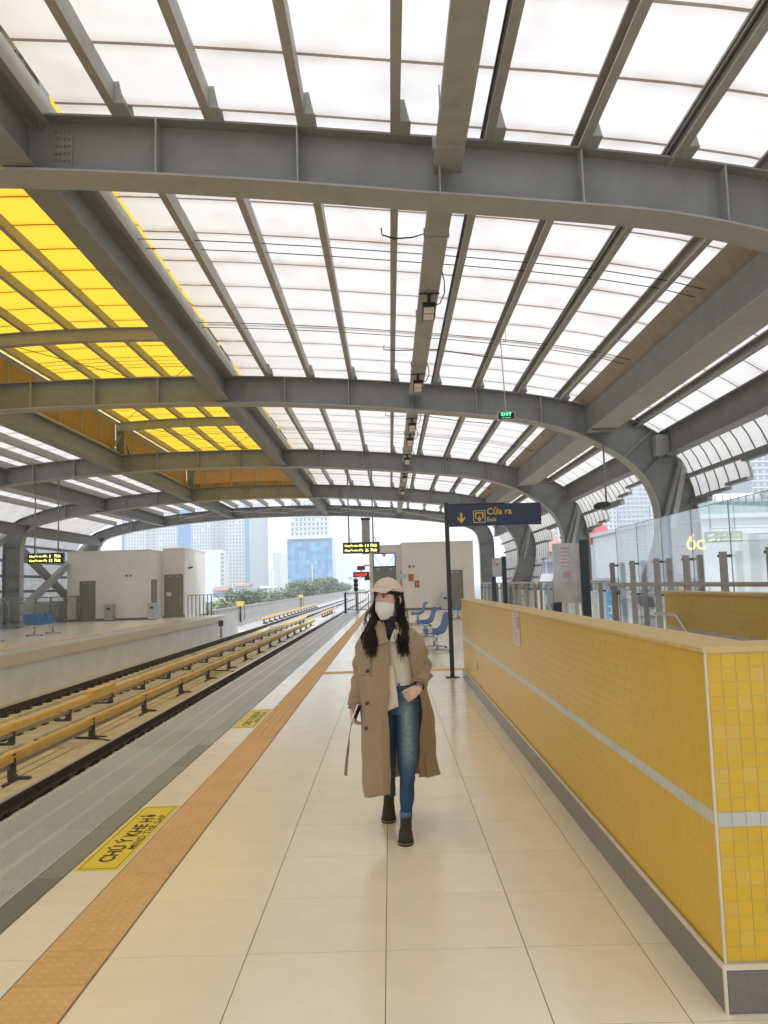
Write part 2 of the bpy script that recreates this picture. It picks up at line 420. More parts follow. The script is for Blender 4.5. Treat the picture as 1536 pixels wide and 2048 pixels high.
for i in range(9):       # the cross strip leading to the exit sign
    link('tactile_paver', t_bars, platform, (-0.97 + i * 0.3, 14.3, 0.003), (0, 0, R(90)))

# grooved granite edge slabs and the darker border stones
def granite_mesh(L=0.896):
    pr = [(-0.0, -0.03)]
    top = []
    w = 0.745; x = 0.0
    top.append((0, 0))
    for band in range(3):
        b0 = 0.06 + band * 0.24
        top.append((b0, 0))
        for k in range(9):
            a = b0 + k * 0.0215
            top += [(a + .002, 0), (a + .005, -.0045), (a + .011, -.0045), (a + .014, 0)]
    top += [(w, 0)]
    prof = [(0, -0.03)] + top + [(w, -0.03)]
    m = MB(); n = len(prof)
    m.prism(prof[::-1], 0, L, 'Y')
    return m.mesh('edge_slab', M['granite'])
gm = granite_mesh()
bm_ = MB(); bm_.bev(0, 0.145, 0, 0.896, -0.012, 0, .002); bm_ = bm_.mesh('border_stone', M['granite_dark'])
nm_ = MB(); nm_.bev(0, 0.06, 0, 0.896, -0.06, 0.001, .004); 
y = -9.0
while y < YEND - 0.9:
    link('edge_slab', gm, platform, (XE, y, 0.0))
    link('border_stone', bm_, platform, (XE + 0.749, y, 0.0)); y += 0.9

# mind-the-gap stickers
def sticker(label, y0, y1):
    x0, x1 = -1.852, -1.592
    t = thing('floor_sticker', label, 'floor sticker', ((x0 + x1) / 2, (y0 + y1) / 2, 0.0015), group='gap warning stickers on the floor')
    hw, hl = (x1 - x0) / 2, (y1 - y0) / 2
    m = MB(); m.bev(-hw, hw, -hl, hl, 0, 0.0012, .0005); m.build('sticker_sheet', M['sticker'], t)
    m = MB(); b, w = 0.022, 0.004
    for (a, c, d, e) in [(-hw + b, -hw + b + w, -hl + b, hl - b), (hw - b - w, hw - b, -hl + b, hl - b), (-hw + b + w, hw - b - w, -hl + b, -hl + b + w * 1.5), (-hw + b + w, hw - b - w, hl - b - w * 1.5, hl - b)]:
        m.box(a, c, d, e, 0.0013, 0.0018)
    m.build('border_line', M['ink'], t)
    # the writing runs away from the viewer, its tops towards the track
    me = text_fit('CHÚ Ý KHE HỞ', hl * 2 * 0.75, 0.125, M['ink'], 0.03)
    link('lettering', me, t, (0.045, -hl * 0.80, 0.0022), (0, 0, R(90)))
    me = text_fit('MIND THE GAP', hl * 2 * 0.55, 0.044, M['ink'], 0.012)
    link('lettering', me, t, (0.102, -hl * 0.46, 0.0022), (0, 0, R(90)))
    return t
sticker('yellow gap warning sticker on the near floor, nearest the camera', 4.59, 5.88)
sticker('small faded yellow gap warning sticker further along, level with the woman\'s coat', 9.05, 10.36)

# opposite platform
o = MB()
o.box(-19.6, XF - 0.02, -2, 50.2, -0.30, -0.006)
far_pl = o.build('opposite_platform', M['tile']); struct(far_pl)
o = MB(); o.box(XF - 0.9, XF, -2, 50.2, -0.004, 0.0); o.build('platform_edge_stone', M['granite'], far_pl)
o = MB(); o.box(XF - 1.5, XF - 1.2, -2, 50.2, -0.004, 0.003); o.build('tactile_strip', M['tactile'], far_pl)
o = MB(); o.box(XF - 0.03, XF + 0.012, -2, 50.2, -0.31, -0.004); o.build('platform_fascia', M['trim'], far_pl)
o = MB(); o.box(XF - 0.35, XF - 0.12, -2, 50.2, -1.4, -0.30)
o.prism([(47.8, -1.4), (52.6, -1.4), (52.6, -1.05), (51.2, -0.05), (47.8, -0.05)], XF - 0.34, XF + 0.02, 'X')
o.build('platform_side_wall', M['plaster_cool'], far_pl)
# stepped end of the opposite platform with its handrail is a thing below

# track bed
o = MB()
o.box(-13, -2.3, -14, 56, -1.55, -1.32)
struct(o.build('track_bed', M['concrete']))
o = MB()
for x0, x1 in ((-5.72, -5.32), (-7.5, -7.05)):
    o.box(x0, x1, -4, 60, -1.32, -1.21)
for x0, x1 in ((-5.35, -4.7), (-3.95, -3.3), (-8.0, -7.6), (-9.5, -8.95)):
    o.box(x0, x1, -4, 60, -1.32, -1.255)
struct(o.build('track_plinths', M['concrete']))
# slab joints, a cable trough across the bed and loose cables
o = MB()
for x in (-6.05, -6.28, -6.52, -6.8): o.box(x - .008, x + .008, 4, 56, -1.3195, -1.316)
for k in range(16): o.box(-7.0, -5.75, 6 + k * 3.1, 6.02 + k * 3.1, -1.3195, -1.3155)
stuff(o.build('slab_joints', M['rail'])); bpy.data.objects['slab_joints']['label'] = 'dark slab joints and grime lines on the track bed'; bpy.data.objects['slab_joints']['category'] = 'joints'
for i, (yy, lb) in enumerate(((15.2, 'nearest concrete cable trough crossing the track bed'), (27.0, 'farther concrete cable trough crossing the track bed'))):
    t = thing('cable_trough', lb, 'cable trough', (-5.95, yy, -1.32), group='cable troughs across the track bed')
    m = MB(); m.bev(-1.1, .75, -.16, .16, 0, .13, .015); m.build('trough_body', M['concrete'], t)
    m = MB(); m.tube([(-.9, -.1, .15), (-.3, .05, .16), (.2, -.06, .15), (.7, -.2, .1), (.9, -.5, .03)], .022, 6); m.build('trough_cable', M['cable'], t)

# running rails with clips
RZ = -1.05
RAILS = (-3.6, -5.06, -7.78, -9.25)
def rail_prof(x):
    return [(x - .07, RZ - .17), (x + .07, RZ - .17), (x + .07, RZ - .155), (x + .012, RZ - .13), (x + .012, RZ - .045), (x + .035, RZ - .03), (x + .035, RZ - .002), (x - .035, RZ - .002), (x - .035, RZ - .03), (x - .012, RZ - .045), (x - .012, RZ - .13), (x - .07, RZ - .155)]
clip = MB()
clip.box(-.17, .17, -.09, .09, -.06, -.035)
for s_ in (-1, 1):
    clip.tube([(s_ * .075, -.05, -.02), (s_ * .11, -.05, .035), (s_ * .14, -.03, -.02), (s_ * .14, .03, -.02), (s_ * .11, .05, .035), (s_ * .075, .05, -.02)], .014, 6)
    clip.cyl((s_ * .145, 0, -.03), (s_ * .145, 0, .05), .016, 6)
clip_me = clip.mesh('rail_clip', M['rail'])
names = ['near running rail hidden under the platform edge', 'dark brown rail closest to the near platform edge', 'dark rail half hidden under the far yellow rail cover', 'dark brown rail against the opposite platform wall']
for x, nm in zip(RAILS, names):
    t = thing('rail', nm, 'rail', (x, 0, RZ), group='running rails of the two tracks')
    m = MB(); m.prism([(a - x, b - RZ) for a, b in rail_prof(x)], -4, 170, 'Y'); m.build('rail_body', M['rail'], t)
    m = MB(); m.box(-.03, .03, -4, 170, -.002, .002); m.build('rail_head', M['rail_head'], t)
    if x > -3.7: continue
    rest = MB()
    for k in range(120):
        y = 6 + k * 0.6
        if y < 46: link('rail_clip', clip_me, t, (0, y, -.145))
        else:
            rest.box(-.16, .16, y - .08, y + .08, -.2, -.12)
    stuff(rest.build('distant_rail_clips', M['rail'], t))

# third rails: yellow cover boards on dark C brackets
def c_bracket(s_):
    """C-shaped support: foot to one side, arm up to the cover"""
    m = MB()
    pr = [(0.0, 0), (0.30, 0), (0.33, .05), (0.30, .075), (0.12, .08), (0.085, .115), (0.075, .42), (-.02, .42), (-.02, .06)]
    m.prism([(a * s_, b) for a, b in (pr if s_ > 0 else pr[::-1])], -.04, .04, 'Y')
    m.bev(-.05 if s_ > 0 else -.37, .37 if s_ > 0 else .05, -.13, .13, -.12, 0.0, .01)
    return m.mesh('rail_bracket', M['bracket'])
br_r, br_l = c_bracket(1), c_bracket(-1)
cap_m = MB(); cap_m.bev(-.062, .062, -.13, .13, 0, .03, .018); cap_me = cap_m.mesh('cover_clamp', M['third'])
def third_rail(label, x, ztop, y0, y1, side, step, first, boxes=()):
    t = thing('third_rail', label, 'third rail', (x, 0, 0), group='yellow covered power rails')
    w, h = .045, .145
    prof = [(-w, ztop - h), (-w, ztop - .03), (-w + .02, ztop), (w - .02, ztop), (w, ztop - .03), (w, ztop - .055), (w + .012, ztop - .06), (w + .012, ztop - h)]
    L = 5.0; y = y0
    while y < y1 - .1:
        e = min(y + L, y1)
        m = MB(); m.prism(prof[::-1], y, e - .006, 'Y'); m.build('rail_cover', M['third'], t); y = e
    m = MB(); m.box(-.03, .03, y0, y1, ztop - h - .09, ztop - h - .03); m.build('conductor_rail', M['rail_head'], t)
    y = first
    while y < y1:
        link('rail_bracket', br_r if side > 0 else br_l, t, (-.02 * side, y, ztop - h - .42 + .12))
        link('cover_clamp', cap_me, t, (0, y, ztop - .018)); y += step
    for yb in boxes:
        m = MB(); m.bev(-.09, .09, yb, yb + 1.55, ztop - .12, ztop + .10, .015); m.build('expansion_cover', M['third'], t)
    return t
third_rail('near yellow covered power rail, closer to the near platform', -5.86, -.80, 6, 60, 1, 3.2, 12.15)
third_rail('far yellow covered power rail with a raised box cover', -7.17, -.80, 8, 66, -1, 2.6, 14.9, (18.6,))
third_rail('distant yellow power rail beyond the opposite platform end', -10.55, -.80, 64, 112, 1, 3.0, 65)
third_rail('short distant yellow power rail past the crossing', -6.6, -.80, 74, 88, 1, 3.0, 75)

# ================================================================ STATION ROOF
GY = [-1.9, 8.15, 18.4, 28.5, 38.6, 48.7]       # arch frames, the first is behind the camera
XC = -6.3
IN_R = [(-6.3, 6.05), (-5.0, 6.04), (-3.8, 6.02), (-2.6, 5.97), (-1.5, 5.9), (-.6, 5.83), (0.3, 5.75), (1.7, 5.60), (3.1, 5.42), (4.2, 5.15), (4.9, 4.84), (5.6, 4.40), (6.05, 3.95), (6.3, 3.4), (6.36, 2.9), (6.3, 2.4), (6.1, 1.85), (5.88, 1.3), (5.8, 0)]
OUT_R = [(-6.3, 6.67), (-5.0, 6.66), (-3.8, 6.64), (-2.6, 6.59), (-1.5, 6.52), (-.6, 6.45), (0.3, 6.37), (1.7, 6.22), (3.1, 6.03), (4.2, 5.82), (5.0, 5.58), (5.75, 5.32), (6.3, 5.02), (6.75, 4.66), (7.05, 4.1), (7.22, 3.4), (7.28, 2.6), (7.28, 1.3), (7.28, 0)]
IN_S = IN_R[:9] + [(4.2, 5.2), (4.9, 5.02), (5.35, 4.75), (5.58, 4.3), (5.65, 3.6), (5.65, 2.9), (5.65, 2.2), (5.65, 1.5), (5.65, .8), (5.65, 0)]
OUT_S = OUT_R[:9] + [(4.2, 5.82), (5.0, 5.58), (5.75, 5.32), (6.25, 4.9), (6.48, 4.2), (6.5, 3.6), (6.5, 2.9), (6.5, 1.5), (6.5, .8), (6.5, 0)]
def mirror(pl): return [(2 * XC - x, z) for x, z in pl]
def interp(pl, x):
    for (a, b), (c, d) in zip(pl, pl[1:]):
        if min(a, c) <= x <= max(a, c) and abs(c - a) > 1e-9:
            return b + (d - b) * (x - a) / (c - a)
    return pl[-1][1] if abs(x - pl[-1][0]) < abs(x - pl[0][0]) else pl[0][1]
def smooth_pl(pl, n=3):
    out = []
    for i in range(len(pl) - 1):
        p0 = Vector(pl[max(i - 1, 0)]); p1 = Vector(pl[i]); p2 = Vector(pl[i + 1]); p3 = Vector(pl[min(i + 2, len(pl) - 1)])
        for k in range(n):
            t = k / n
            q = 0.5 * ((2 * p1) + (p2 - p0) * t + (2 * p0 - 5 * p1 + 4 * p2 - p3) * t * t + (3 * p1 - p0 - 3 * p2 + p3) * t ** 3)
            out.append((q.x, q.y))
    out.append(tuple(pl[-1])); return out
def ztop(x):
    xr = x if x >= XC else 2 * XC - x
    return interp(OUT_R[:13], xr)
def zbot(x):
    xr = x if x >= XC else 2 * XC - x
    return interp(IN_R[:12], xr)

def rise(x, y):
    """the nearest arch sits a little higher on its left side; the roof follows it"""
    w = 1.0 if y <= GY[1] else max(0.0, (GY[2] - y) / (GY[2] - GY[1]))
    return min(.13, .028 * max(0, .3 - x)) * w if x > -4.6 else .13 * w
def lifted(m):
    m.v = [(x, y, z + rise(x, y)) for x, y, z in m.v]; return m
def strip(m, pl, y, w, t, sgn):
    """plate following a polyline in XZ; sgn +1 puts the thickness outward"""
    n = len(pl); rings = []
    for i in range(n):
        a = Vector(pl[max(i - 1, 0)]); b = Vector(pl[min(i + 1, n - 1)]); d = (b - a).normalized(); nn = Vector((-d.y, d.x)) * sgn
        p = Vector(pl[i]); q = p + nn * t
        rings.append([(p.x, y - w / 2, p.y), (p.x, y + w / 2, p.y), (q.x, y + w / 2, q.y), (q.x, y - w / 2, q.y)])
    m.loft(rings, True, True, 0, False)
ORD = ['first', 'second', 'third', 'fourth', 'fifth']
frame_labels = ['arch frame behind the camera', 'nearest overhead grey steel arch girder, crossing the top of the view', 'second grey steel arch, with a curved column right of the exit lamp',
                'third grey steel arch from the camera, carrying both hanging train displays', 'fourth grey steel arch from the camera, the last but one', 'farthest low steel arch framing the open end of the station']
mon_x = (-3.8, -9.8)
for gi in range(1, 6):
    Yg = GY[gi]; last = gi == 5
    t = thing('arch_frame', frame_labels[gi], 'roof frame', (0, Yg, 0), group='steel arch frames of the station roof')
    inn, out = (IN_S, OUT_S) if last else (IN_R, OUT_R)
    inl, outl = mirror(IN_S), mirror(OUT_S)
    IN = [*reversed(smooth_pl(inl))][:-1] + smooth_pl(inn); OUT = [*reversed(smooth_pl(outl))][:-1] + smooth_pl(out)
    lift = (lambda x: min(.13, .028 * max(0, .3 - x))) if gi == 1 else (lambda x: 0)
    IN = [(x, z + lift(x)) for x, z in IN]; OUT = [(x, z + lift(x)) for x, z in OUT]
    m = MB()
    th = .016
    rings = [[(a[0], -th, a[1]), (b[0], -th, b[1]), (b[0], th, b[1]), (a[0], th, a[1])] for a, b in zip(IN, OUT)]
    m.loft(rings, True, True, 0, False); m.build('arch_web', M['steel'], t)
    m = MB(); strip(m, IN, 0, .42, .025, -1); m.build('lower_flange', M['steel_light'], t)
    m = MB(); strip(m, OUT, 0, .36, .022, 1); m.build('upper_flange', M['steel'], t)
    k = -13
    while k < 6:
        x = .66 + 1.52 * k; k += 1
        if x > 4.6 or x < -17.2: continue
        a, b = zbot(x) + lift(x), ztop(x) + lift(x)
        m = MB()
        for s_ in (-1, 1): m.box(x - .008, x + .008, min(s_ * .017, s_ * .2), max(s_ * .017, s_ * .2), a + .006, b - .004)
        m.build('stiffener', M['steel_light'], t)
    # bolted splice plates
    for x in (4.5, -3.45, -9.35):
        for s_ in (-1, 1):
            a, b = zbot(x) + lift(x) + .05, ztop(x) + lift(x) - .05
            m = MB(); m.box(x - .11, x + .11, min(s_ * .017, s_ * .03), max(s_ * .017, s_ * .03), a, b)
            for bx in (-.07, -.025, .025, .07):
                for k in range(6):
                    zz = a + .05 + (b - a - .1) * k / 5; m.cyl((x + bx, s_ * .03, zz), (x + bx, s_ * .045, zz), .012, 6)
            m.build('splice_plate', M['steel'], t)
    # column stiffeners
    def col_st(za, zb_, pin, pout):
        m = MB()
        for s_ in (-1, 1): m.beam((pin[0], s_ * .1, pin[1]), (pout[0], s_ * .1, pout[1]), .17, .014)
        m.build('column_stiffener', M['steel_light'], t)
    for z in (0.5, 1.2, 1.9, 2.6, 3.3, 4.0):
        col_st(z, z, (-18.24, z), (-19.1, z))
        if last: col_st(z, z, (5.66, z), (6.49, z))
    if not last:
        col_st(0, 0, (5.62, 4.42), (6.28, 5.0)); col_st(0, 0, (6.05, 3.97), (6.74, 4.64)); col_st(0, 0, (6.37, 2.8), (7.26, 2.85))
        col_st(0, 0, (6.12, 1.9), (7.26, 1.45)); col_st(0, 0, (5.86, 1.15), (7.26, .8))
        # diagonal tube brace in the knee
        m = MB(); m.cyl((6.95, -.16, 4.36), (6.45, -.16, 2.85), .07, 10); m.build('knee_brace', M['steel'], t)
        m = MB(); m.beam((7.05, -.22, 4.4), (6.62, -.22, 2.7), .02, .12); m.build('brace_plate', M['steel_light'], t)
        # plastered column foot outside the railing
        m = MB(); m.bev(6.0, 7.5, -.45, .45, -.3, 1.15, .02); m.build('column_foot', M['concrete_grey'], t)
    # raised monitor beam on posts over the tracks
    if not last:
        m = MB()
        pts = [(x, 7.55 + .12 * (1 - ((x + 6.8) / 3.2) ** 2)) for x in [-9.85 + i * .61 for i in range(11)]]
        rings = [[(x, -.012, z), (x, -.012, z + .28), (x, .012, z + .28), (x, .012, z)] for x, z in pts]
        m.loft(rings, True, True, 0, False)
        strip(m, pts, 0, .2, .016, -1); strip(m, [(x, z + .28) for x, z in pts], 0, .2, .016, 1)
        m.build('monitor_beam', M['steel_light'], t)
        for x in mon_x:
            m = MB(); m.box(x - .13, x - .115, -.12, .12, 6.66, 7.56); m.box(x + .115, x + .13, -.12, .12, 6.66, 7.56); m.box(x - .115, x + .115, -.01, .01, 6.66, 7.56)
            m.build('monitor_post', M['steel'], t)
            m = MB()
            for s_ in (-1, 1): m.beam((x, s_ * .12, 7.4), (x, s_ * 1.0, 6.7), .07, .07)
            m.build('post_strut', M['steel'], t)

def ibeam(m, x, z0, z1, y0, y1, fw=.32, ft=.025, wt=.016, rot=0.0):
    pr = [(-fw / 2, 0), (fw / 2, 0), (fw / 2, ft), (wt / 2, ft), (wt / 2, z1 - z0 - ft), (fw / 2, z1 - z0 - ft), (fw / 2, z1 - z0), (-fw / 2, z1 - z0), (-fw / 2, z1 - z0 - ft), (-wt / 2, z1 - z0 - ft), (-wt / 2, ft), (-fw / 2, ft)]
    c, s_ = math.cos(rot), math.sin(rot)
    m.prism([(x + a * c - b * s_, z0 + a * s_ + b * c) for a, b in pr], y0, y1, 'Y')
def channel(x, z0, h=.235, w=.095, lip=.028, th=.007):
    """lipped C section opening to the left"""
    return [(x, z0), (x, z0 + h), (x - w, z0 + h), (x - w, z0 + h - lip), (x - w + th, z0 + h - lip), (x - w + th, z0 + h - th), (x - th, z0 + h - th), (x - th, z0 + th), (x - w + th, z0 + th), (x - w + th, z0 + lip), (x - w, z0 + lip), (x - w, z0)]
cl = MB()
cl.prism([(0, 0), (.10, 0), (.05, .24), (0, .24)], -.2, -.188, 'Y'); cl.box(0, .012, -.188, .188, 0, .24); cl.box(-.02, .11, -.19, .19, -.005, .006)
for yy in (-.12, .0, .12):
    for zz in (.08, .17): cl.cyl((.012, yy, zz), (.024, yy, zz), .011, 6); cl.cyl((-.014, yy, zz), (-.004, yy, zz), .011, 6)
cleat_me = cl.mesh('cleat', M['steel_light'])
def sheet_strip(xs, zf, half):
    m = MB()
    rings = [[(x, -half, zf(x)), (x, half, zf(x))] for x in xs]
    m.loft(rings, False, False, 0, True); return m
def frange(a, b, n): return [a + (b - a) * i / n for i in range(n + 1)]
PZ = .255          # panel height above the girder top
BAY = ['over the camera', 'between the first and second arches', 'between the second and third arches', 'between the third and fourth arches', 'in the last bay before the open end']
WX0, WX1 = -3.56, 4.62
PUR_R = [-3.6] + [.245 + 1.0 * k for k in range(-3, 5)]
seam_cache = {}
for b in range(5):
    y0, y1 = GY[b], GY[b + 1]; ym = (y0 + y1) / 2
    if b == 0: y0 = -11.9
    t = thing('roof_bay', 'white sheet roof over the near platform, ' + BAY[b], 'roof', (0, 0, 0), group='white roof bays over the near platform')
    for i, x in enumerate(PUR_R):
        m = MB(); z = ztop(x) + .014
        if i == 0:
            m.box(x - .22, x, y0 + .0, y1, z - .02, z + .235)
        else: m.prism(channel(x, z), y0, y1, 'Y')
        po = lifted(m).build('purlin', M['purlin'], t)
        if i and b < 5: link('cleat', cleat_me, po, (x + .003, y1 - .21, z + rise(x, y1)))
        if i and b > 0: link('cleat', cleat_me, po, (x + .003, y0 + .21, z + rise(x, y0)))
    n = int(round((y1 - y0) / 1.0)); st = (y1 - y0) / n
    key = ('w', round(st, 4))
    if key not in seam_cache:
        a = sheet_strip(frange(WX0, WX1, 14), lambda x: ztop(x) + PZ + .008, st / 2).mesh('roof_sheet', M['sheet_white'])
        l = sheet_strip(frange(WX0, WX1, 14), lambda x: ztop(x) + PZ + .003, .022).mesh('sheet_lap', M['lap'])
        seam_cache[key] = (a, l)
    a, l = seam_cache[key]
    for k in range(n):
        yk = y0 + (k + .5) * st
        if b == 1 or (b == 0 and k == 0):
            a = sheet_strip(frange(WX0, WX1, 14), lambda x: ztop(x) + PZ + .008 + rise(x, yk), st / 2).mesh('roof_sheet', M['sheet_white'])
            l = sheet_strip(frange(WX0, WX1, 14), lambda x: ztop(x) + PZ + .003 + rise(x, yk), .022).mesh('sheet_lap', M['lap'])
        so_ = link('roof_sheet', a, t, (0, yk, 0))
        link('sheet_lap', l, so_, (0, -st / 2, 0))
    if b:
        for fr in (.31, .66):
            for dy in (-.19, .19):
                yy = y0 + (y1 - y0) * fr + dy
                m = MB(); m.tube([(x, yy, ztop(x) + .09 + (.03 if dy > 0 else 0) + rise(x, yy)) for x in PUR_R + [4.75]], .007, 6); m.build('tie_rod', M['dark_metal'], t)
    if b < 4:
        for xq, dz in ((3.245, .09), (3.245, .13), (1.245, .10)):
            m = MB(); m.tube([(xq - .118, y0 + (y1 - y0) * k / 8, ztop(xq) + dz + .012 * math.sin(k * 2.3 + b)) for k in range(9)], .011, 6); m.build('conduit', M['cable'] if dz != .13 else M['steel_light'], t)
    # beige closure flashing and the edge box beam
    m = MB(); za, zb_ = ztop(4.62) + PZ, 5.62
    m.quad((4.62, y0, za), (4.62, y1, za), (4.9, y1, zb_), (4.9, y0, zb_)); m.quad((4.63, y0, za + .02), (4.91, y0, zb_ + .02), (4.91, y1, zb_ + .02), (4.63, y1, za + .02))
    m.build('closure_flashing', M['closure'], t)
    m = MB(); m.box(4.78, 5.34, y0 + (.02 if b else 0), y1 - .02, 5.06, 5.6); m.build('edge_beam', M['steel'], t)
    m = MB(); m.box(4.74, 5.38, y0 + (.03 if b else 0), y1 - .03, 5.03, 5.058); m.build('edge_beam_flange', M['steel_light'], t)
    # the lower slope outside the edge beam
    pr = [(5.3, 5.66), (5.75, 5.52), (6.3, 5.24), (6.8, 4.92)]
    key = ('e', round(st, 4))
    if key not in seam_cache:
        m = MB(); m.loft([[(x, -st / 2 + .015, z), (x, st / 2 - .015, z)] for x, z in pr], False, False, 0, True)
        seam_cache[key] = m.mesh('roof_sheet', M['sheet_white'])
    for k in range(n): link('roof_sheet', seam_cache[key], t, (0, y0 + (k + .5) * st, 0))
    for k in range(n + 1):
        m = MB(); yk = y0 + k * st
        m.loft([[(x, yk - .017, z - .01), (x, yk + .017, z - .01)] for x, z in pr], False, False); m.build('glazing_bar', M['dark_metal'], t)
    m = MB(); m.prism(channel(6.0, 5.12, .2, .08), y0, y1, 'Y'); m.build('purlin', M['purlin'], t)
    m = MB(); ibeam(m, 6.6, 4.38, 4.98, y0 + (.03 if b else 0), y1 - .03, .3); m.build('eave_beam', M['steel'], t)

# curved side shell hanging outside the columns, stepped open towards the middle of each near bay
SH = [(6.74, 4.56), (6.95, 4.24), (7.09, 3.92), (7.18, 3.62), (7.22, 3.36), (7.22, 2.9), (7.14, 2.3), (6.98, 1.7), (6.75, 1.2)]
def shell_cut(zmin):
    out = []
    for (a, b), (c, d) in zip(SH, SH[1:]):
        out.append((a, b))
        if d <= zmin: 
            f = (b - zmin) / (b - d); out.append((a + (c - a) * f, zmin)); return out
    out.append(SH[-1]); return out
for b in range(1, 5):
    y0, y1 = GY[b], GY[b + 1]
    lab = {1: 'curved white side glazing with stepped edge, nearest, right of the second arch', 2: 'curved white side glazing with stepped edge, between second and third arches',
           3: 'curved white side wall panels between the third and fourth arches', 4: 'curved white side wall panels beside the far end room'}[b]
    t = thing('side_glazing', lab, 'side glazing', (0, 0, 0), group='curved side glazing outside the columns')
    n = 10; st = (y1 - y0) / n
    for k in range(n):
        yc = y0 + (k + .5) * st
        d = min(n - 1 - k, k + 5 if b < 3 else k)      # modules from the far column
        zmin = {0: 3.3, 1: 3.42, 2: 3.5, 3: 3.86, 4: 3.86, 5: 4.05}.get(d, 4.2) if b <= 2 else 1.2
        if b == 3 and d >= 2: zmin = {2: 2.6, 3: 3.36}.get(d, 3.86)
        pl = shell_cut(zmin)
        for half in (0, 1):
            h0, h1 = yc - st / 2 + half * st / 2 + .02, yc - st / 2 + (half + 1) * st / 2 - .02
            m = MB(); hm = (h0 + h1) / 2
            m.loft([[(x, h0 - hm, z), (x, h1 - hm, z)] for x, z in pl], False, False, 0, True)
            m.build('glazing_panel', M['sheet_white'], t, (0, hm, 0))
        for yk in (yc - st / 2, yc):
            m = MB(); m.loft([[(x - .012, yk - .02, z), (x - .012, yk + .02, z), (x + .03, yk + .02, z), (x + .03, yk - .02, z)] for x, z in pl], True, True, 0, False); m.build('glazing_bar', M['steel'], t)
        m = MB()
        for zr in (3.9, 3.36, 2.3, 1.75):
            if zr > zmin + .01:
                x = interp([(q, p_) for p_, q in SH], zr)
                m.box(x - .11, x - .02, yc - st / 2, yc + st / 2, zr - .05, zr + .04)
        x, z = pl[-1]; m.box(x - .1, x + .03, yc - st / 2, yc + st / 2, z - .07, z - .005)
        m.build('glazing_rail', M['steel'], t)

# yellow skylight over the tracks
YP = [-4.45, -5.5, -6.55, -7.6, -8.65, -9.7]
def mz(x): return 7.55 + .12 * (1 - ((x + 6.8) / 3.2) ** 2) + .296
for b in range(1, 4):
    y0, y1 = (GY[b], GY[b + 1])
    if b == 1: y0 = -11.85
    t = thing('skylight', 'yellow translucent skylight over the tracks, ' + {1: 'nearest, before the second arch', 2: 'between the second and third arches', 3: 'farthest, between the third and fourth arches'}[b], 'skylight', (0, 0, 0), group='yellow skylights over the tracks')
    for x in [-3.62] + YP:
        m = MB(); m.prism(channel(x, mz(x), .2, .1), y0, y1, 'Y'); m.build('purlin', M['purlin'], t)
    n = int(round(y1 - y0)); st = (y1 - y0) / n
    key = ('y', round(st, 4))
    if key not in seam_cache:
        a = sheet_strip(frange(-3.45, -10.15, 10), lambda x: mz(x) + .21, st / 2).mesh('roof_sheet', M['sheet_yellow'])
        l = sheet_strip(frange(-3.45, -10.15, 10), lambda x: mz(x) + .204, .022).mesh('sheet_lap', M['lap_yellow'])
        seam_cache[key] = (a, l)
    a, l = seam_cache[key]
    for k in range(n):
        so_ = link('roof_sheet', a, t, (0, y0 + (k + .5) * st, 0)); link('sheet_lap', l, so_, (0, -st / 2, 0))
    for fr in (.31, .66):
        for dy in (-.17, .17):
            yy = y0 + (y1 - y0) * fr + dy
            m = MB(); m.tube([(x, yy, mz(x) + .08) for x in [-3.7] + YP], .006, 6); m.build('tie_rod', M['dark_metal'], t)
    for (xa, xb) in ((-3.9, -9.6), (-9.6, -3.9)):
        m = MB(); m.cyl((xa, y0 + .3, mz(xa) - .03), (xb, y1 - .3, mz(xb) - .03), .009, 6); m.build('bracing_rod', M['dark_metal'], t)
    # louvred side, left
    for i in range(13):
        z = 6.86 + i * .075
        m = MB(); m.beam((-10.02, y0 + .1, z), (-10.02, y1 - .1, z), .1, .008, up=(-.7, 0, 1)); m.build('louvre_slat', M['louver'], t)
    for k in range(7):
        yk = y0 + .1 + (y1 - y0 - .2) * k / 6
        m = MB(); m.box(-9.98, -9.94, yk - .02, yk + .02, 6.66, 7.8); m.build('louvre_post', M['purlin'], t)
    for z in (6.72, 7.8):
        m = MB(); m.box(-9.95, -9.87, y0, y1, z - .05, z + .05); m.build('louvre_rail', M['purlin'], t)
    # right side: small junction boxes and a ledge girt above the white roof edge
    m = MB(); m.box(-3.72, -3.66, y0, y1, 7.3, 7.45); m.build('side_girt', M['purlin'], t)
    for fr in (.31, .66):
        yy = y0 + (y1 - y0) * fr
        m = MB(); m.box(-3.9, -3.66, yy - .12, yy + .12, 6.72, 6.98); m.build('clamp_box', M['purlin'], t)
    if b == 3:      # louvred end wall of the raised roof
        for i in range(13):
            z = 6.72 + i * .08
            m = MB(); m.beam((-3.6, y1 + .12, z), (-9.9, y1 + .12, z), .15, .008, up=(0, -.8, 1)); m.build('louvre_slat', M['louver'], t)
        for x in (-3.9, -5.2, -6.5, -7.8, -9.1):
            m = MB(); m.box(x - .03, x + .03, y1 + .03, y1 + .07, 6.66, 7.8); m.build('louvre_post', M['purlin'], t)
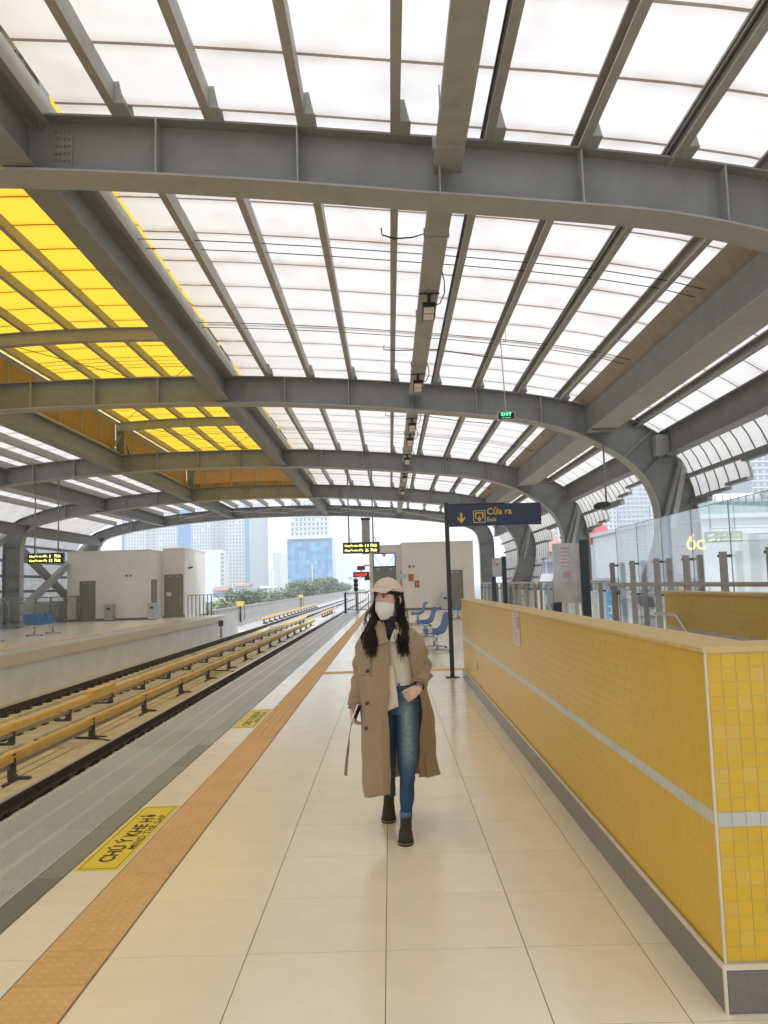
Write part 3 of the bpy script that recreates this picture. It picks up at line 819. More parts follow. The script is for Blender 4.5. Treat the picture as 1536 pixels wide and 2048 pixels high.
# long beams beside the skylight
for (x, lb) in ((-3.85, 'right'), (-9.8, 'left'), (-14.1, 'outer')):
    for b in range(0, 5):
        y0, y1 = GY[b], GY[b + 1]
        if b == 0: y0 = -11.9
        if x < -9 and b < 1: continue
        z0 = min(zbot(x) + .02, 6.06)
        where = {-3.85: 'on the right edge of the yellow skylight', -9.8: 'on the left edge of the yellow skylight', -14.1: 'over the opposite platform'}[x]
        if b == 4: where = where.replace('yellow skylight', 'skylight line')
        m = MB(); ibeam(m, x, z0, ztop(x) - .01, y0 + .03, y1 - .03, .34)
        if x > -9: lifted(m)
        o = m.build('roof_beam', M['steel'])
        tag(o, 'long grey I-beam ' + where + ', ' + ['overhead', 'from the first to the second arch', 'from the second to the third arch', 'from the third to the fourth arch', 'in the last bay'][b], 'beam', 'long roof beams')

# white roof over the opposite platform, plus the closed end bays
for b in range(1, 5):
    y0, y1 = GY[b] if b > 1 else -1.9, GY[b + 1]
    t = thing('roof_bay', 'white roof strips between deep purlins over the opposite platform, ' + ['', 'nearest bay', 'second bay', 'third bay', 'end bay'][b], 'roof', (0, 0, 0), group='white roof bays over the opposite platform')
    xs = [-10.15 - .985 * k for k in range(8)]
    for x in xs:
        m = MB(); z = ztop(x) + .014; m.prism(channel(x, z, .26), y0, y1, 'Y'); m.build('purlin', M['purlin'], t)
    n = int(round((y1 - y0) / 1.01)); st = (y1 - y0) / n
    key = ('l', round(st, 4))
    if key not in seam_cache:
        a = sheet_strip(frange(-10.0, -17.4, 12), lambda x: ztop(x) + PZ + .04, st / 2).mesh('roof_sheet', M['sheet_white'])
        l = sheet_strip(frange(-10.0, -17.4, 12), lambda x: ztop(x) + PZ + .03, .02).mesh('sheet_lap', M['lap']); seam_cache[key] = (a, l)
    a, l = seam_cache[key]
    for k in range(n):
        so_ = link('roof_sheet', a, t, (0, y0 + (k + .5) * st, 0)); link('sheet_lap', l, so_, (0, -st / 2, 0))
    m = MB(); ibeam(m, -18.0, 4.5, 5.05, y0 + .03, y1 - .03, .3); m.build('eave_beam', M['steel'], t)
    m = MB()
    pr = [(-17.4, ztop(-17.4) + .27), (-18.6, 5.35), (-19.3, 4.9)]
    m.loft([[(x, y0, z), (x, y1, z)] for x, z in pr], False, False, 0, True); m.build('roof_sheet', M['sheet_white'], t, (0, 0, 0))
    # middle bay roof at the far end (no skylight there)
    if b == 4:
        for x in [-4.5, -5.5, -6.5, -7.5, -8.5, -9.4]:
            m = MB(); m.prism(channel(x, ztop(x) + .014), y0, y1, 'Y'); m.build('purlin', M['purlin'], t)
        for k in range(n):
            m = sheet_strip(frange(-3.55, -10.0, 8), lambda x: ztop(x) + PZ + .02, st / 2 - .006); m.build('roof_sheet', M['sheet_white'], t, (0, y0 + (k + .5) * st, 0))
        # horizontal cross bracing near the end arch
        for xa in (-13, -9.6, -6.2, -2.8, .6):
            m = MB(); m.beam((xa, y1 - .3, zbot(xa) + .25), (xa + 3.3, y1 - 3.2, zbot(xa + 3.3) + .25), .06, .06); m.build('end_brace', M['steel_light'], t)
            m = MB(); m.beam((xa + 3.3, y1 - .3, zbot(xa + 3.3) + .18), (xa, y1 - 3.2, zbot(xa) + .18), .06, .06); m.build('end_brace', M['steel_light'], t)

# left outer wall: curved white panels, rails and crossed braces
LS = [(-19.2, 5.0), (-19.6, 4.2), (-19.8, 3.4), (-19.8, 2.6), (-19.65, 1.8), (-19.4, 1.2)]
for b in (2, 3, 4):
    y0, y1 = GY[b], GY[b + 1]
    t = thing('side_glazing', {2: 'curved white side wall at the far left edge, behind the near blue seats', 3: 'curved white side wall behind the left train display', 4: 'curved white side wall beside the left end room'}[b], 'side glazing', (0, 0, 0), group='curved side wall of the opposite platform')
    n = 10; st = (y1 - y0) / n
    for k in range(n):
        yc = y0 + (k + .5) * st
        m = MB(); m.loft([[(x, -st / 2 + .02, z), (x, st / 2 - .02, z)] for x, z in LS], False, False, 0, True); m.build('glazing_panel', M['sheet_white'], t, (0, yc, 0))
        m = MB(); m.loft([[(x + .02, yc - st / 2 - .02, z), (x + .02, yc - st / 2 + .02, z)] for x, z in LS], False, False); m.build('glazing_bar', M['steel'], t)
    for z in (4.2, 3.4, 2.6, 1.8):
        x = interp([(q, p_) for p_, q in LS], z); m = MB(); m.box(x + .03, x + .14, y0, y1, z - .07, z + .07); m.build('glazing_rail', M['steel'], t)
    m = MB(); m.box(-19.7, -19.5, y0, y1, -1, 1.2); m.build('base_panel', M['concrete_grey'], t)
    if b >= 3:
        m = MB(); m.beam((-19.1, y0 + .4, 4.5), (-19.1, y1 - .4, .5), .3, .34); m.build('cross_brace', M['steel'], t)
        m = MB(); m.beam((-18.8, y0 + .4, .5), (-18.8, y1 - .4, 4.5), .28, .34); m.build('cross_brace', M['steel_light'], t)

# cable duct under the roof with floodlights and looping cables
t = thing('cable_duct', 'long beige cable duct under the roof, right of centre', 'cable duct', (0, 0, 0))
def dux(y): return .74 - .0012 * y
for b in range(0, 5):
    y0, y1 = (-11.9 if b == 0 else GY[b] + .02), GY[b + 1] - .02
    m = MB(); m.box(dux(y0) - .15, dux(y0) + .15, y0, y1, 6.02, 6.12); m.build('duct_section', M['purlin'], t)
    y = y0 + 1.5
    while y < y1 - .3:
        m = MB(); m.box(dux(y) - .165, dux(y) + .165, y, y + .04, 6.005, 6.13); m.build('duct_strap', M['steel_light'], t); y += 3
    m = MB()
    for yy in (y0 + .8, y1 - .8):
        m.cyl((dux(yy) - .1, yy, 6.1), (dux(yy) - .1, yy, 6.5), .008, 6); m.cyl((dux(yy) + .1, yy, 6.1), (dux(yy) + .1, yy, 6.5), .008, 6)
    m.build('duct_hanger', M['steel_light'], t)
fl_y = [11.6, 16.2, 20.6, 22.8, 26.4, 31.0, 35.5]
for i, yy in enumerate(fl_y):
    f = thing('floodlight', ORD[i].capitalize().lower() + ' small unlit floodlight from the camera, under the cable duct' if i < 5 else ('sixth' if i == 5 else 'farthest') + ' small unlit floodlight from the camera, under the cable duct', 'lamp', (dux(yy), yy, 6.0), group='floodlights under the cable duct')
    m = MB(); m.box(-.16, .16, -.02, .02, -.012, .0); m.cyl((0, 0, -.01), (0, .06, -.12), .03, 10); m.build('lamp_bracket', M['dark_metal'], f)
    m = MB(); Mt = Matrix.Translation((0, .12, -.12)) @ Matrix.Rotation(R(-20), 4, 'X')
    m.bev(-.10, .10, -.02, .34, -.05, .03, .015, M=Mt); m.build('lamp_body', M['dark_metal'], f)
    m = MB(); m.box(-.08, .08, .02, .16, -.058, -.051, M=Mt); m.box(-.08, .08, .18, .32, -.058, -.051, M=Mt); m.build('lamp_lens', M['plaster'], f)
    m = MB(); m.tube([(.15, -.7, .08), (.2, -.5, -.02), (.22, -.2, -.08), (.17, .1, -.13), (.09, .16, -.13)], .009, 6); m.build('lamp_cable', M['cable'], f)
for i, (yy, lb) in enumerate(((10.4, 'black cable looping from a purlin to the duct, nearest'), (15.7, 'black cable running right from the duct towards the exit lamp'), (22.0, 'distant black cable crossing the roof beyond the second arch'))):
    z = ztop(0) + .1; m = MB()
    pts = [(.02, yy, z), (0.03, yy, z - .1), (.2, yy, z - .16), (.45, yy, z - .15), (.62, yy, z - .1), (.7, yy, 6.13)]
    if i: pts = [(.02, yy, z), (.0, yy, z - .1), (.3, yy, z - .12), (1.1, yy, z - .13), (2.08, yy, ztop(2.08) + .02), (3.0, yy, ztop(3.05) + .04)]
    m.tube(pts, .011, 6); tag(m.build('roof_cable', M['cable']), lb, 'cable', 'loose roof cables')

# ================================================================ YELLOW STAIR WALLS
WX, WY0, WY1, WH = 1.17, 2.97, 13.05, 1.31
TP = 0.0524
def stair_wall():
    t = thing('stair_wall', 'long low wall of yellow mosaic tiles round the near side of the stairwell', 'wall', (WX, WY0, 0))
    m = MB(); m.box(0.0009, .24, .03, WY1 - WY0 - .006, .0, WH - .03); m.build('wall_core', M['side_grout'], t)
    m = MB(); m.box(.0035, 3.72, .003, .029, 0, WH - .03); m.box(.241, 3.72, .0295, .24, 0, WH - .03); m.build('wall_core', M['wall_grout'], t)
    # dark skirting slabs
    sk = MB(); sk.bev(-.012, .006, 0, .596, .0, .148, .003); sk = sk.mesh('skirting_slab', M['skirt'])
    y = 0.003
    while y < WY1 - WY0 - .1: link('skirting_slab', sk, t, (0, y, .002)); y += .6
    s2 = MB(); s2.bev(0, .596, -.012, .006, 0, .148, .003); s2 = s2.mesh('skirting_slab', M['skirt'])
    for k in range(6): link('skirting_slab', s2, t, (.0 + .6 * k, 0, .002))
    m = MB(); m.box(-.016, -.006, -.016, WY1 - WY0, .152, .172); m.box(-.006, 3.7, -.016, -.006, .152, .172); m.build('skirting_trim', M['trim'], t)
    m = MB(); m.box(-.005, .004, -.005, .004, .172, WH - .03); m.build('corner_trim', M['trim'], t)
    m = MB(); m.box(-.014, -.003, -.014, -.003, .0, .152); m.build('corner_trim', M['trim'], t)
    # coping
    m = MB(); m.bev(-.012, .25, -.012, WY1 - WY0 + .006, WH - .0295, WH - .010, .004); m.bev(.25, 3.74, -.012, .25, WH - .0295, WH - .010, .004); m.build('wall_coping', M['coping'], t)
    # mosaic
    z0 = .174; rows = int((WH - .03 - z0) / TP); grey = int((.69 - z0) / TP)
    gx = .0013
    def tl(axis, mat):
        m = MB(); s_ = TP - 2 * gx
        if axis == 'x': m.bev(0, s_, 0, s_, 0, .0055, .0006, M=Matrix(((1, 0, 0, 0), (0, 0, -1, .006), (0, 1, 0, 0), (0, 0, 0, 1))))
        else: m.bev(0, s_, 0, s_, 0, .0055, .0006, M=Matrix(((0, 0, -1, .006), (1, 0, 0, 0), (0, 1, 0, 0), (0, 0, 0, 1))))
        return m.mesh('mosaic_tile', M[mat])
    tx = {k: tl('x', k) for k in ('mosaic', 'mosaic_pale', 'mosaic_grey')}
    ty = {k: tl('y', k) for k in ('mosaic', 'mosaic_pale', 'mosaic_grey')}
    cnt = 0; rest = {'mosaic': MB(), 'mosaic_pale': MB(), 'mosaic_grey': MB()}
    def kind(r, side=False): return 'mosaic_grey' if r == grey else ('mosaic_pale' if not side and rng.random() < .14 else 'mosaic')
    for c in range(68):
        for r in range(rows):
            k = kind(r); x, z = .006 + c * TP + gx, z0 + r * TP + gx
            if c < 6: link('mosaic_tile', tx[k], t, (x, -.0002, z)); cnt += 1
            else: rest[k].box(x, x + TP - 2 * gx, 0, .006, z, z + TP - 2 * gx)
    for c in range(int((WY1 - WY0 - .01) / TP)):
        for r in range(rows):
            k = kind(r, True); y, z = .006 + c * TP + gx, z0 + r * TP + gx
            if cnt < 298 and c < 8: link('mosaic_tile', ty[k], t, (-.0002, y, z)); cnt += 1
            else: rest[k].bev(0, .0, 0, 0, 0, 0, 0) if False else rest[k].box(-.0004 + rng.random() * .0006, .006, y, y + TP - 2 * gx, z, z + TP - 2 * gx)
    for k, mb in rest.items(): stuff(mb.build('distant_mosaic_tiles', M[k], t))
    return t
stair_wall()
t = thing('stair_wall', 'low yellow mosaic wall on the far side of the stairwell, below the glass screen', 'wall', (4.65, 3.2, 0))
m = MB(); m.box(.004, .2, 0.05, 10.2, -3, 1.29); m.build('wall_core', M['wall_grout'], t)
rest = {'mosaic': MB(), 'mosaic_grey': MB()}
for c in range(int(10.1 / .105)):
    for r in range(int(3.2 / .105)):
        z = 1.27 - (r + 1) * .105; k = 'mosaic_grey' if r == 5 else 'mosaic'
        rest[k].box(-.002, .004, .07 + c * .105, .07 + c * .105 + .1, z + .002, z + .102)
for k, mb in rest.items(): stuff(mb.build('mosaic_tiles', M[k], t))
m = MB(); m.bev(-.03, .23, 0.03, 10.22, 1.29, 1.33, .006); m.build('wall_coping', M['coping'], t)
# stair flight going down towards the camera, seen over the wall from other positions
t = thing('staircase', 'grey steps going down inside the yellow stairwell', 'stairs', (0, 0, 0))
for k in range(18):
    m = MB(); m.box(1.45, 4.64, 13.2 - (k + 1) * .3, 13.2 - k * .3, -.16 * (k + 1) - .3, -.16 * (k + 1)); m.build('step', M['concrete_grey'], t)
m = MB(); m.box(1.42, 4.65, 3.0, 13.2, -3.6, -3.3); m.build('stair_landing', M['concrete_grey'], t)
t = thing('stair_handrail', 'bright steel handrail bending down the far stair wall', 'handrail', (0, 0, 0))
h0 = at(1331, 1229, X=4.52); h1 = at(1350, 1230, X=4.52); 
m = MB(); m.tube([h0 + Vector((0, .5, 0)), h1, h1 + Vector((0, -.05, -.015)), h1 + Vector((0, -3.2, -1.75))], .025, 10); m.build('rail_tube', M['stainless'], t)
for k in (0.6, 2.2):
    q = h1 + Vector((0, -k, -k * .545)); m = MB(); m.tube([q, q + Vector((.04, 0, -.1)), q + Vector((.13, 0, -.11))], .012, 8); m.build('rail_bracket', M['dark_metal'], t)

# notice and switch plate on the wall
t = thing('paper_notice', 'pinkish white paper notice taped on the yellow wall', 'notice', (WX - .004, 7.55, 1.14))
m = MB(); m.box(0, .0015, -.36, .04, -.17, .17); m.build('paper_sheet', pbr('notice_paper', (.66, .58, .56), .6, 0, .03), t)
m = MB()
for k in range(11):
    w = .1 + .2 * rng.random(); m.box(-.0006, -.0001, -.02 - w, -.02, .13 - k * .027, .138 - k * .027)
m.box(-.0006, -.0001, -.33, -.25, -.02, .1)
m.build('notice_print', pbr('notice_ink', (.42, .33, .36), .6), t)
t = thing('switch_plate', 'tiny white switch plate low on the yellow wall near its far end', 'switch plate', (WX - .008, 11.0, .42))
m = MB(); m.bev(-.006, .003, -.05, .05, -.06, .06, .003); m.build('plate', M['white_plastic'], t)
m = MB(); m.box(-.009, -.006, -.02, .02, -.03, .03); m.build('rocker', M['white_plastic'], t)

# ================================================================ EXIT SIGN ON A POST
SY = 13.23
t = thing('exit_sign', 'navy exit sign board with yellow arrow, mounted on a dark post', 'sign', (.99, SY, 0))
m = MB(); m.box(-.035, .035, -.035, .035, .012, 2.93); m.build('sign_post', M['dark_metal'], t)
m = MB(); m.bev(-.11, .11, -.11, .11, 0, .012, .004); m.build('base_plate', M['dark_metal'], t)
m = MB(); m.bev(.036, 1.6, -.04, .045, 2.52, 2.89, .006); brd = m.build('sign_board', M['navy'], t)
m = MB(); m.box(.036, 1.0, -.045, .05, 2.89, 2.905); m.build('board_cap', M['dark_metal'], t)
FX = (R(90), 0, 0)
def on_board(me, x, z): return link('lettering', me, t, (x, -.0425, z), FX)
on_board(text_fit('Cửa ra', .42, .125, M['sign_yellow'], .02), .685, 2.705)
on_board(text_fit('Exit', .155, .07, M['sign_cream'], .008), .685, 2.59)
m = MB()
m.prism([(.245 - .018, 2.75), (.245 - .018, 2.64), (.245 - .062, 2.685), (.245 - .068, 2.65), (.245, 2.575), (.245 + .068, 2.65), (.245 + .062, 2.685), (.245 + .018, 2.64), (.245 + .018, 2.75)][::-1], -.0445, -.0415, 'Y'); m.build('arrow', M['sign_yellow'], t)
m = MB()
ox, oz, s_, w = .45, 2.575, .205, .012
def frame(m, x0, x1, z0, z1, w, y0=-.0445, y1=-.0415, skip=()):
    for nme, (a, b_, c, d) in dict(l=(x0, x0 + w, z0, z1), r=(x1 - w, x1, z0, z1), b=(x0 + w, x1 - w, z0, z0 + w), t=(x0 + w, x1 - w, z1 - w, z1)).items():
        if nme not in skip: m.box(a, b_, y0, y1, c, d)
frame(m, ox, ox + s_, oz, oz + s_, .01); m.build('pictogram_frame', M['sign_cream'], t)
m = MB(); frame(m, ox + .03, ox + s_ - .03, oz + .07, oz + s_ - .03, .022, skip=('b',)); m.build('pictogram_gate', M['sign_yellow'], t)
m = MB(); cx = ox + s_ / 2
m.prism([(cx - .011, oz + .115), (cx - .011, oz + .07), (cx - .036, oz + .085), (cx - .036, oz + .055), (cx, oz + .02), (cx + .036, oz + .055), (cx + .036, oz + .085), (cx + .011, oz + .07), (cx + .011, oz + .115)][::-1], -.0445, -.0415, 'Y'); m.build('pictogram_arrow', M['sign_yellow'], t)

# hanging EXIT lamp
p0 = at(1000, 662, Y=14.7); p1 = at(1012, 824, Y=14.7)
t = thing('exit_lamp', 'small green lit EXIT lamp hanging on a thin rod from the roof', 'exit lamp', (p1.x, 14.7, p1.z))
m = MB(); m.cyl((p0.x - p1.x, 0, ztop(2.08) - p1.z + .02), (0, 0, 0), .011, 8); m.build('rod', M['trim'], t)
m = MB(); m.bev(-.17, .17, -.03, .03, -.155, 0, .004); m.build('lamp_case', M['trim'], t)
m = MB(); m.box(-.155, .155, -.034, -.03, -.142, -.013); m.build('lamp_face', M['black'], t)
link('lettering', text_fit('EXIT', .20, .058, M['exit_green'], .02), t, (-.1, -.036, -.078), FX)
link('lettering', text_fit('LỐI THOÁT', .17, .026, M['exit_green']), t, (-.085, -.036, -.125), FX)
m = MB(); m.tube([(p0.x - p1.x - .1, 0, ztop(2.08) - p1.z + .22), (p0.x - p1.x - .1, 0, ztop(2.08) - p1.z + .0), (p0.x - p1.x + .1, 0, ztop(2.08) - p1.z + .0), (p0.x - p1.x + .1, 0, ztop(2.08) - p1.z + .22)], .006, 6); m.build('rod_bracket', M['dark_metal'], t)

# hanging train displays
def display(label, cx, z0, z1, w, lines, side=0):
    Yd = 28.5
    t = thing('train_display', label, 'display', (cx, Yd - .05, z1), group='hanging train displays')
    h = z1 - z0
    m = MB(); m.bev(-w / 2, w / 2, -.07, .09, -h, 0, .008); m.build('display_case', M['black'], t)
    m = MB(); m.box(-w / 2 + .04, w / 2 - .04, -.074, -.07, -h + .03, -.03); m.build('display_screen', pbr('led_screen', (.03, .03, .012), .4), t)
    for k, (a, n_, c) in enumerate(lines):
        z = -h * .45 if k == 0 else -h * .87
        link('lettering', text_fit(a, w * .50, h * .30, M['led'], .014), t, (-w * .45, -.077, z), FX)
        link('lettering', text_fit(n_, w * (.085 if len(n_) > 1 else .04), h * .26, M['led'], .014), t, (w * .11, -.077, z), FX)
        link('lettering', text_fit(c, w * .17, h * .28, M['led'], .014), t, (w * .26, -.077, z), FX)
    top = zbot(cx) - z1
    for sx in (-.3, .3):
        m = MB(); m.cyl((sx * w * 1.1, .02, 0), (sx * w * 1.1, .02, top - .02), .026, 8); m.build('hanger_rod', M['steel'], t)
        m = MB(); m.tube([(sx * w * 1.1, .0, .16), (sx * w * 1.1 + .07, 0, .14), (sx * w * 1.1 + .1, 0, .02)], .012, 6); m.build('hanger_cable', M['cable'], t)
    return t
display('hanging black train display with two lit yellow lines above the woman', -1.02, 2.75, 3.15, 1.34, (('Chuyến tàu đầu', '11', 'Phút'), ('Chuyến tàu tiếp', '26', 'Phút')))
d = display('hanging black train display over the opposite platform at far left', -12.55, 2.72, 3.1, 1.3, (('Chuyến tàu đầu', '3', 'Phút'), ('Chuyến tàu tiếp', '13', 'Phút')))

# ================================================================ ROOMS AT THE PLATFORM ENDS
def door(parent, x0, x1, y, z1, panel='door', plate=False):
    m = MB(); w = .06
    m.box(x0 - w, x0, y - .03, y + .02, 0, z1 + w); m.box(x1, x1 + w, y - .03, y + .02, 0, z1 + w); m.box(x0, x1, y - .03, y + .02, z1, z1 + w)
    fr = m.build('door_frame', M['door'], parent)
    m = MB(); m.box(x0, x1, y - .012, y + .02, .01, z1 - .001); dl = m.build('door', M['door'], parent)
    m = MB(); m.cyl((x1 - .1, y - .06, 1.0), (x1 - .1, y - .06, 1.16), .015, 6); m.box(x1 - .12, x1 - .08, y - .06, y - .01, 1.06, 1.1); m.build('handle', M['stainless'], dl)
    if plate:
        m = MB(); m.box((x0 + x1) / 2 - .45, (x0 + x1) / 2 - .15, y - .02, y - .013, 1.3, 1.52); m.build('door_plate', M['white_plastic'], dl)
    m = MB()
    for xx in (x0 + .15, x1 - .35): m.box(xx, xx + .2, y - .05, y - .012, z1 - .1, z1 - .04)
    m.build('door_closer', M['stainless'], dl)
    return dl
room = thing('end_room', 'white plastered room at the far end of the near platform, under the screen', 'building', (0, 47.6, 0))
m = MB()
m.box(.73, 5.1, 0, 6, 0, 4.05); m.box(-1.25, .73, .35, 6, 0, 3.95); m.build('wall', M['plaster'], room)
m = MB(); m.box(.71, 5.12, -.03, 6.02, 4.05, 4.12); m.box(-1.27, .71, .32, 6.02, 3.95, 4.02); m.build('roof_slab', M['plaster'], room)
m = MB(); m.box(.73, 5.1, -.015, 0, 0, .14); m.box(-1.25, -1.0, .335, .35, 0, .14); m.build('skirting', M['skirt'], room)
door(room, -.98, .32, .33, 2.62); door(room, 3.55, 4.35, -.01, 2.3)
m = MB(); m.box(.62, .72, .2, .34, 0, 2.4); m.build('conduit', M['steel_light'], room)
room2 = thing('end_room', 'white plastered room at the far end of the opposite platform', 'building', (0, 45.3, 0))
m = MB(); m.box(-18.75, -13.95, 0, 8, 0, 3.98); m.box(-13.95, -12.6, 2.6, 8, 0, 4.15); m.build('wall', M['plaster'], room2)
m = MB(); m.box(-18.77, -13.93, -.03, 8.02, 3.98, 4.05); m.box(-13.93, -12.58, 2.57, 8.02, 4.15, 4.22); m.build('roof_slab', M['plaster'], room2)
m = MB(); m.box(-18.75, -13.95, -.015, 0, 0, .12); m.box(-13.95, -12.6, 2.585, 2.6, 0, .12); m.build('skirting', M['skirt'], room2)
door(room2, -17.95, -17.15, -.01, 2.25); door(room2, -13.78, -12.75, 2.59, 2.55, plate=True)
m = MB(); m.box(-13.93, -13.9, .3, 1.3, 0, 2.3); m.build('side_door', M['door'], room2)
m = MB(); m.box(-15.35, -15.23, -.04, 0, 2.5, 2.62); m.box(-15.1, -15.0, -.04, 0, 2.5, 2.6); m.build('alarm_box', M['red'], room2)
m = MB(); m.cyl((-12.58, 3.6, 3.0), (-12.35, 3.6, 3.05), .05, 8); m.box(-12.62, -12.58, 3.5, 3.7, 2.95, 3.05); m.build('wall_camera', M['black'], room2)
# things mounted on the near room
t = thing('wall_screen', 'flat wall screen showing a bluish picture of escalators', 'screen', (-.33, 47.93, 3.1))
m = MB(); m.bev(-.68, .68, -.09, -.005, -.42, .42, .01); m.build('screen_case', M['black'], t)
def screen_mat():
    m, tt, out = nodes('screen_picture'); N = tt.nodes.new; L = tt.links.new
    tc = N('ShaderNodeTexCoord'); sp = N('ShaderNodeSeparateXYZ'); L(tc.outputs['Object'], sp.inputs[0])
    ax = N('ShaderNodeMath'); ax.operation = 'ABSOLUTE'; L(sp.outputs[0], ax.inputs[0])
    ad = N('ShaderNodeMath'); ad.operation = 'MULTIPLY_ADD'; ad.inputs[1].default_value = 1.4; L(ax.outputs[0], ad.inputs[0])
    ng = N('ShaderNodeMath'); ng.operation = 'MULTIPLY'; ng.inputs[1].default_value = -1.0; L(sp.outputs[2], ng.inputs[0]); L(ng.outputs[0], ad.inputs[2])
    cr = N('ShaderNodeValToRGB'); e = cr.color_ramp.elements
    e[0].position = 0.0; e[0].color = (.1, .16, .4, 1); e[1].position = 1.0; e[1].color = (.35, .38, .85, 1)
    for p_, c in ((.1, (.12, .12, .15, 1)), (.2, (.75, .65, .6, 1)), (.28, (.45, .4, .45, 1)), (.42, (.6, .6, .8, 1)), (.6, (.25, .4, .9, 1)), (.75, (.5, .65, .95, 1))):
        q = e.new(p_); q.color = c
    mr = N('ShaderNodeMapRange'); mr.inputs[1].default_value = -.35; mr.inputs[2].default_value = 1.2; L(ad.outputs[0], mr.inputs[0]); L(mr.outputs[0], cr.inputs[0])
    em = N('ShaderNodeEmission'); em.inputs[1].default_value = 1.0; L(cr.outputs[0], em.inputs[0]); L(em.outputs[0], out.inputs[0]); return m
m = MB(); m.box(-.63, .63, -.094, -.09, -.37, .37); m.build('screen_picture', screen_mat(), t)
def wall_box(name, label, cat, px, py, w, h, mat, d=.05):
    p = at(px, py, Y=47.6); tt = thing(name, label, cat, (p.x, 47.597, p.z))
    m = MB(); m.bev(-w / 2, w / 2, -d, 0, -h / 2, h / 2, .004); m.build('box_body', mat, tt)
    return tt
q = wall_box('notice_plate', 'silver notice plate on the end room wall', 'plate', 808, 1153, .45, .32, M['stainless'], .01)
m = MB()
for k in range(5): m.box(-.19, .1 + .08 * rng.random(), -.0125, -.0103, .09 - k * .045, .1 - k * .045)
m.build('plate_print', M['ink'], q)
q = wall_box('notice_plate', 'orange square notice on the end room wall', 'plate', 822, 1155, .33, .45, M['orange'], .02)
m = MB()
for k in range(3): m.box(-.09, .09, -.0225, -.0203, .1 - k * .09, .13 - k * .09)
m.build('plate_print', M['ink'], q)
q = wall_box('fire_box', 'red box low beside the orange notice on the end room', 'box', 834, 1168, .28, .4, M['red'], .06)
m = MB()
for k in range(3): m.box(-.08, .08, -.0625, -.0603, .08 - k * .08, .11 - k * .08)
m.build('plate_print', M['sign_cream'], q)
wall_box('alarm_box', 'tiny red alarm box high on the end room wall', 'alarm', 819, 1133, .14, .14, M['red'])
wall_box('socket_box', 'tiny black box beside the alarm on the end room wall', 'box', 827, 1133, .1, .1, M['black'])
# litter bins
def bin_(label, x, y):
    t = thing('litter_bin', label, 'bin', (x, y, 0), group='grey litter bins')
    m = MB(); m.bev(-.24, .24, -.2, .2, .03, .95, .02); m.build('bin_body', M['stainless'], t)
    m = MB(); m.box(-.1, .1, -.206, -.2, .62, .74); m.build('bin_slot', M['black'], t)
    m = MB(); m.box(-.22, .22, -.18, .18, 0, .03); m.build('bin_base', M['black'], t)
q = at(886, 1217, Z=0); bin_('grey litter bin against the end room, left of the sign post', q.x, 47.2)
q = at(219, 1240, Y=45.0); bin_('grey litter bin between the doors of the opposite room', q.x, 45.0)
q = at(304, 1236, Y=44.8); bin_('narrow grey litter bin at the corner step of the opposite room', q.x, 44.95)

# roof duct on top of the near room
t = thing('cable_riser', 'grey cable riser rising from the end room roof to the last arch', 'cable riser', (-1.42, 48.2, 0))
m = MB(); m.box(-.25, .25, -.15, .15, 3.5, 5.72); m.build('riser_body', M['purlin'], t)
m = MB(); m.box(-.28, .28, -.18, .18, 5.6, 5.76); m.build('riser_cap', M['dark_metal'], t)

# red clock and red line display on the side of the near room
t = thing('led_clock', 'red lit digital clock sticking out from the end room', 'clock', (-1.27, 47.9, 0))
a = at(706, 1145, Y=47.7); b_ = at(736, 1152, Y=47.7)
m = MB(); m.bev(a.x + 1.27, -.0, -.12, .0, b_.z - .05, a.z + .02, .005); m.build('clock_case', M['black'], t)
link('lettering', text_fit('16:25:47', .72, .17, M['led_red'], .02), t, (a.x + 1.27 + .12, -.124, b_.z + .0), FX)
m = MB(); m.box(-.3, .02, -.02, .06, b_.z - .25, b_.z - .05); m.build('clock_arm', M['dark_metal'], t)
t = thing('line_display', 'dim red matrix display above the red clock', 'display', (-1.27, 47.9, 0))
a = at(714, 1132, Y=47.7); b_ = at(730, 1140, Y=47.7)
m = MB(); m.bev(a.x + 1.27, b_.x + 1.27, -.12, .0, b_.z, a.z, .005); m.build('display_case', M['black'], t)
m = MB(); m.box(a.x + 1.3, b_.x + 1.24, -.124, -.12, b_.z + .03, a.z - .03); m.build('display_screen', pbr('dim_red', (.18, .012, .012), .5), t)
m = MB(); m.cyl(((a.x + b_.x) / 2 + 1.27, -.06, b_.z - .18), ((a.x + b_.x) / 2 + 1.27, -.06, b_.z), .03, 8); m.box(b_.x + 1.22, .02, -.08, -.04, a.z, a.z + .06); m.build('display_arm', M['dark_metal'], t)

# gates closing the platform end
def gate(label, x0, x1, y, rz=0.0, h=1.15):
    t = thing('end_gate', label, 'gate', (x0, y, 0), rz, group='steel gates at the platform end')
    w = x1 - x0
    m = MB(); m.tube([(0, 0, .12), (0, 0, h - .06), (.06, 0, h), (w - .06, 0, h), (w, 0, h - .06), (w, 0, .12)], .028, 8); m.cyl((0, 0, .14), (w, 0, .14), .024, 8); m.build('gate_frame', M['steel'], t)
    n = max(3, int(w / .14))
    for k in range(1, n):
        m = MB(); m.cyl((w * k / n, 0, .14), (w * k / n, 0, h), .011, 6); m.build('gate_bar', M['steel'], t)
    m = MB(); m.box(-.05, .05, -.05, .05, 0, h + .05); m.build('gate_post', M['steel_light'], t)
gate('left barred steel gate at the end of the near platform', -2.0, -1.35, 47.4)
gate('right barred steel gate against the end room corner', -2.75, -2.05, 47.4, 0)
t = thing('glass_gate', 'small glass gate post at the platform edge, left of the barred gates', 'gate', (-2.7, 46.6, 0))
m = MB(); m.box(-.06, .06, -.06, .06, 0, 1.2); m.build('gate_post', M['dark_metal'], t)
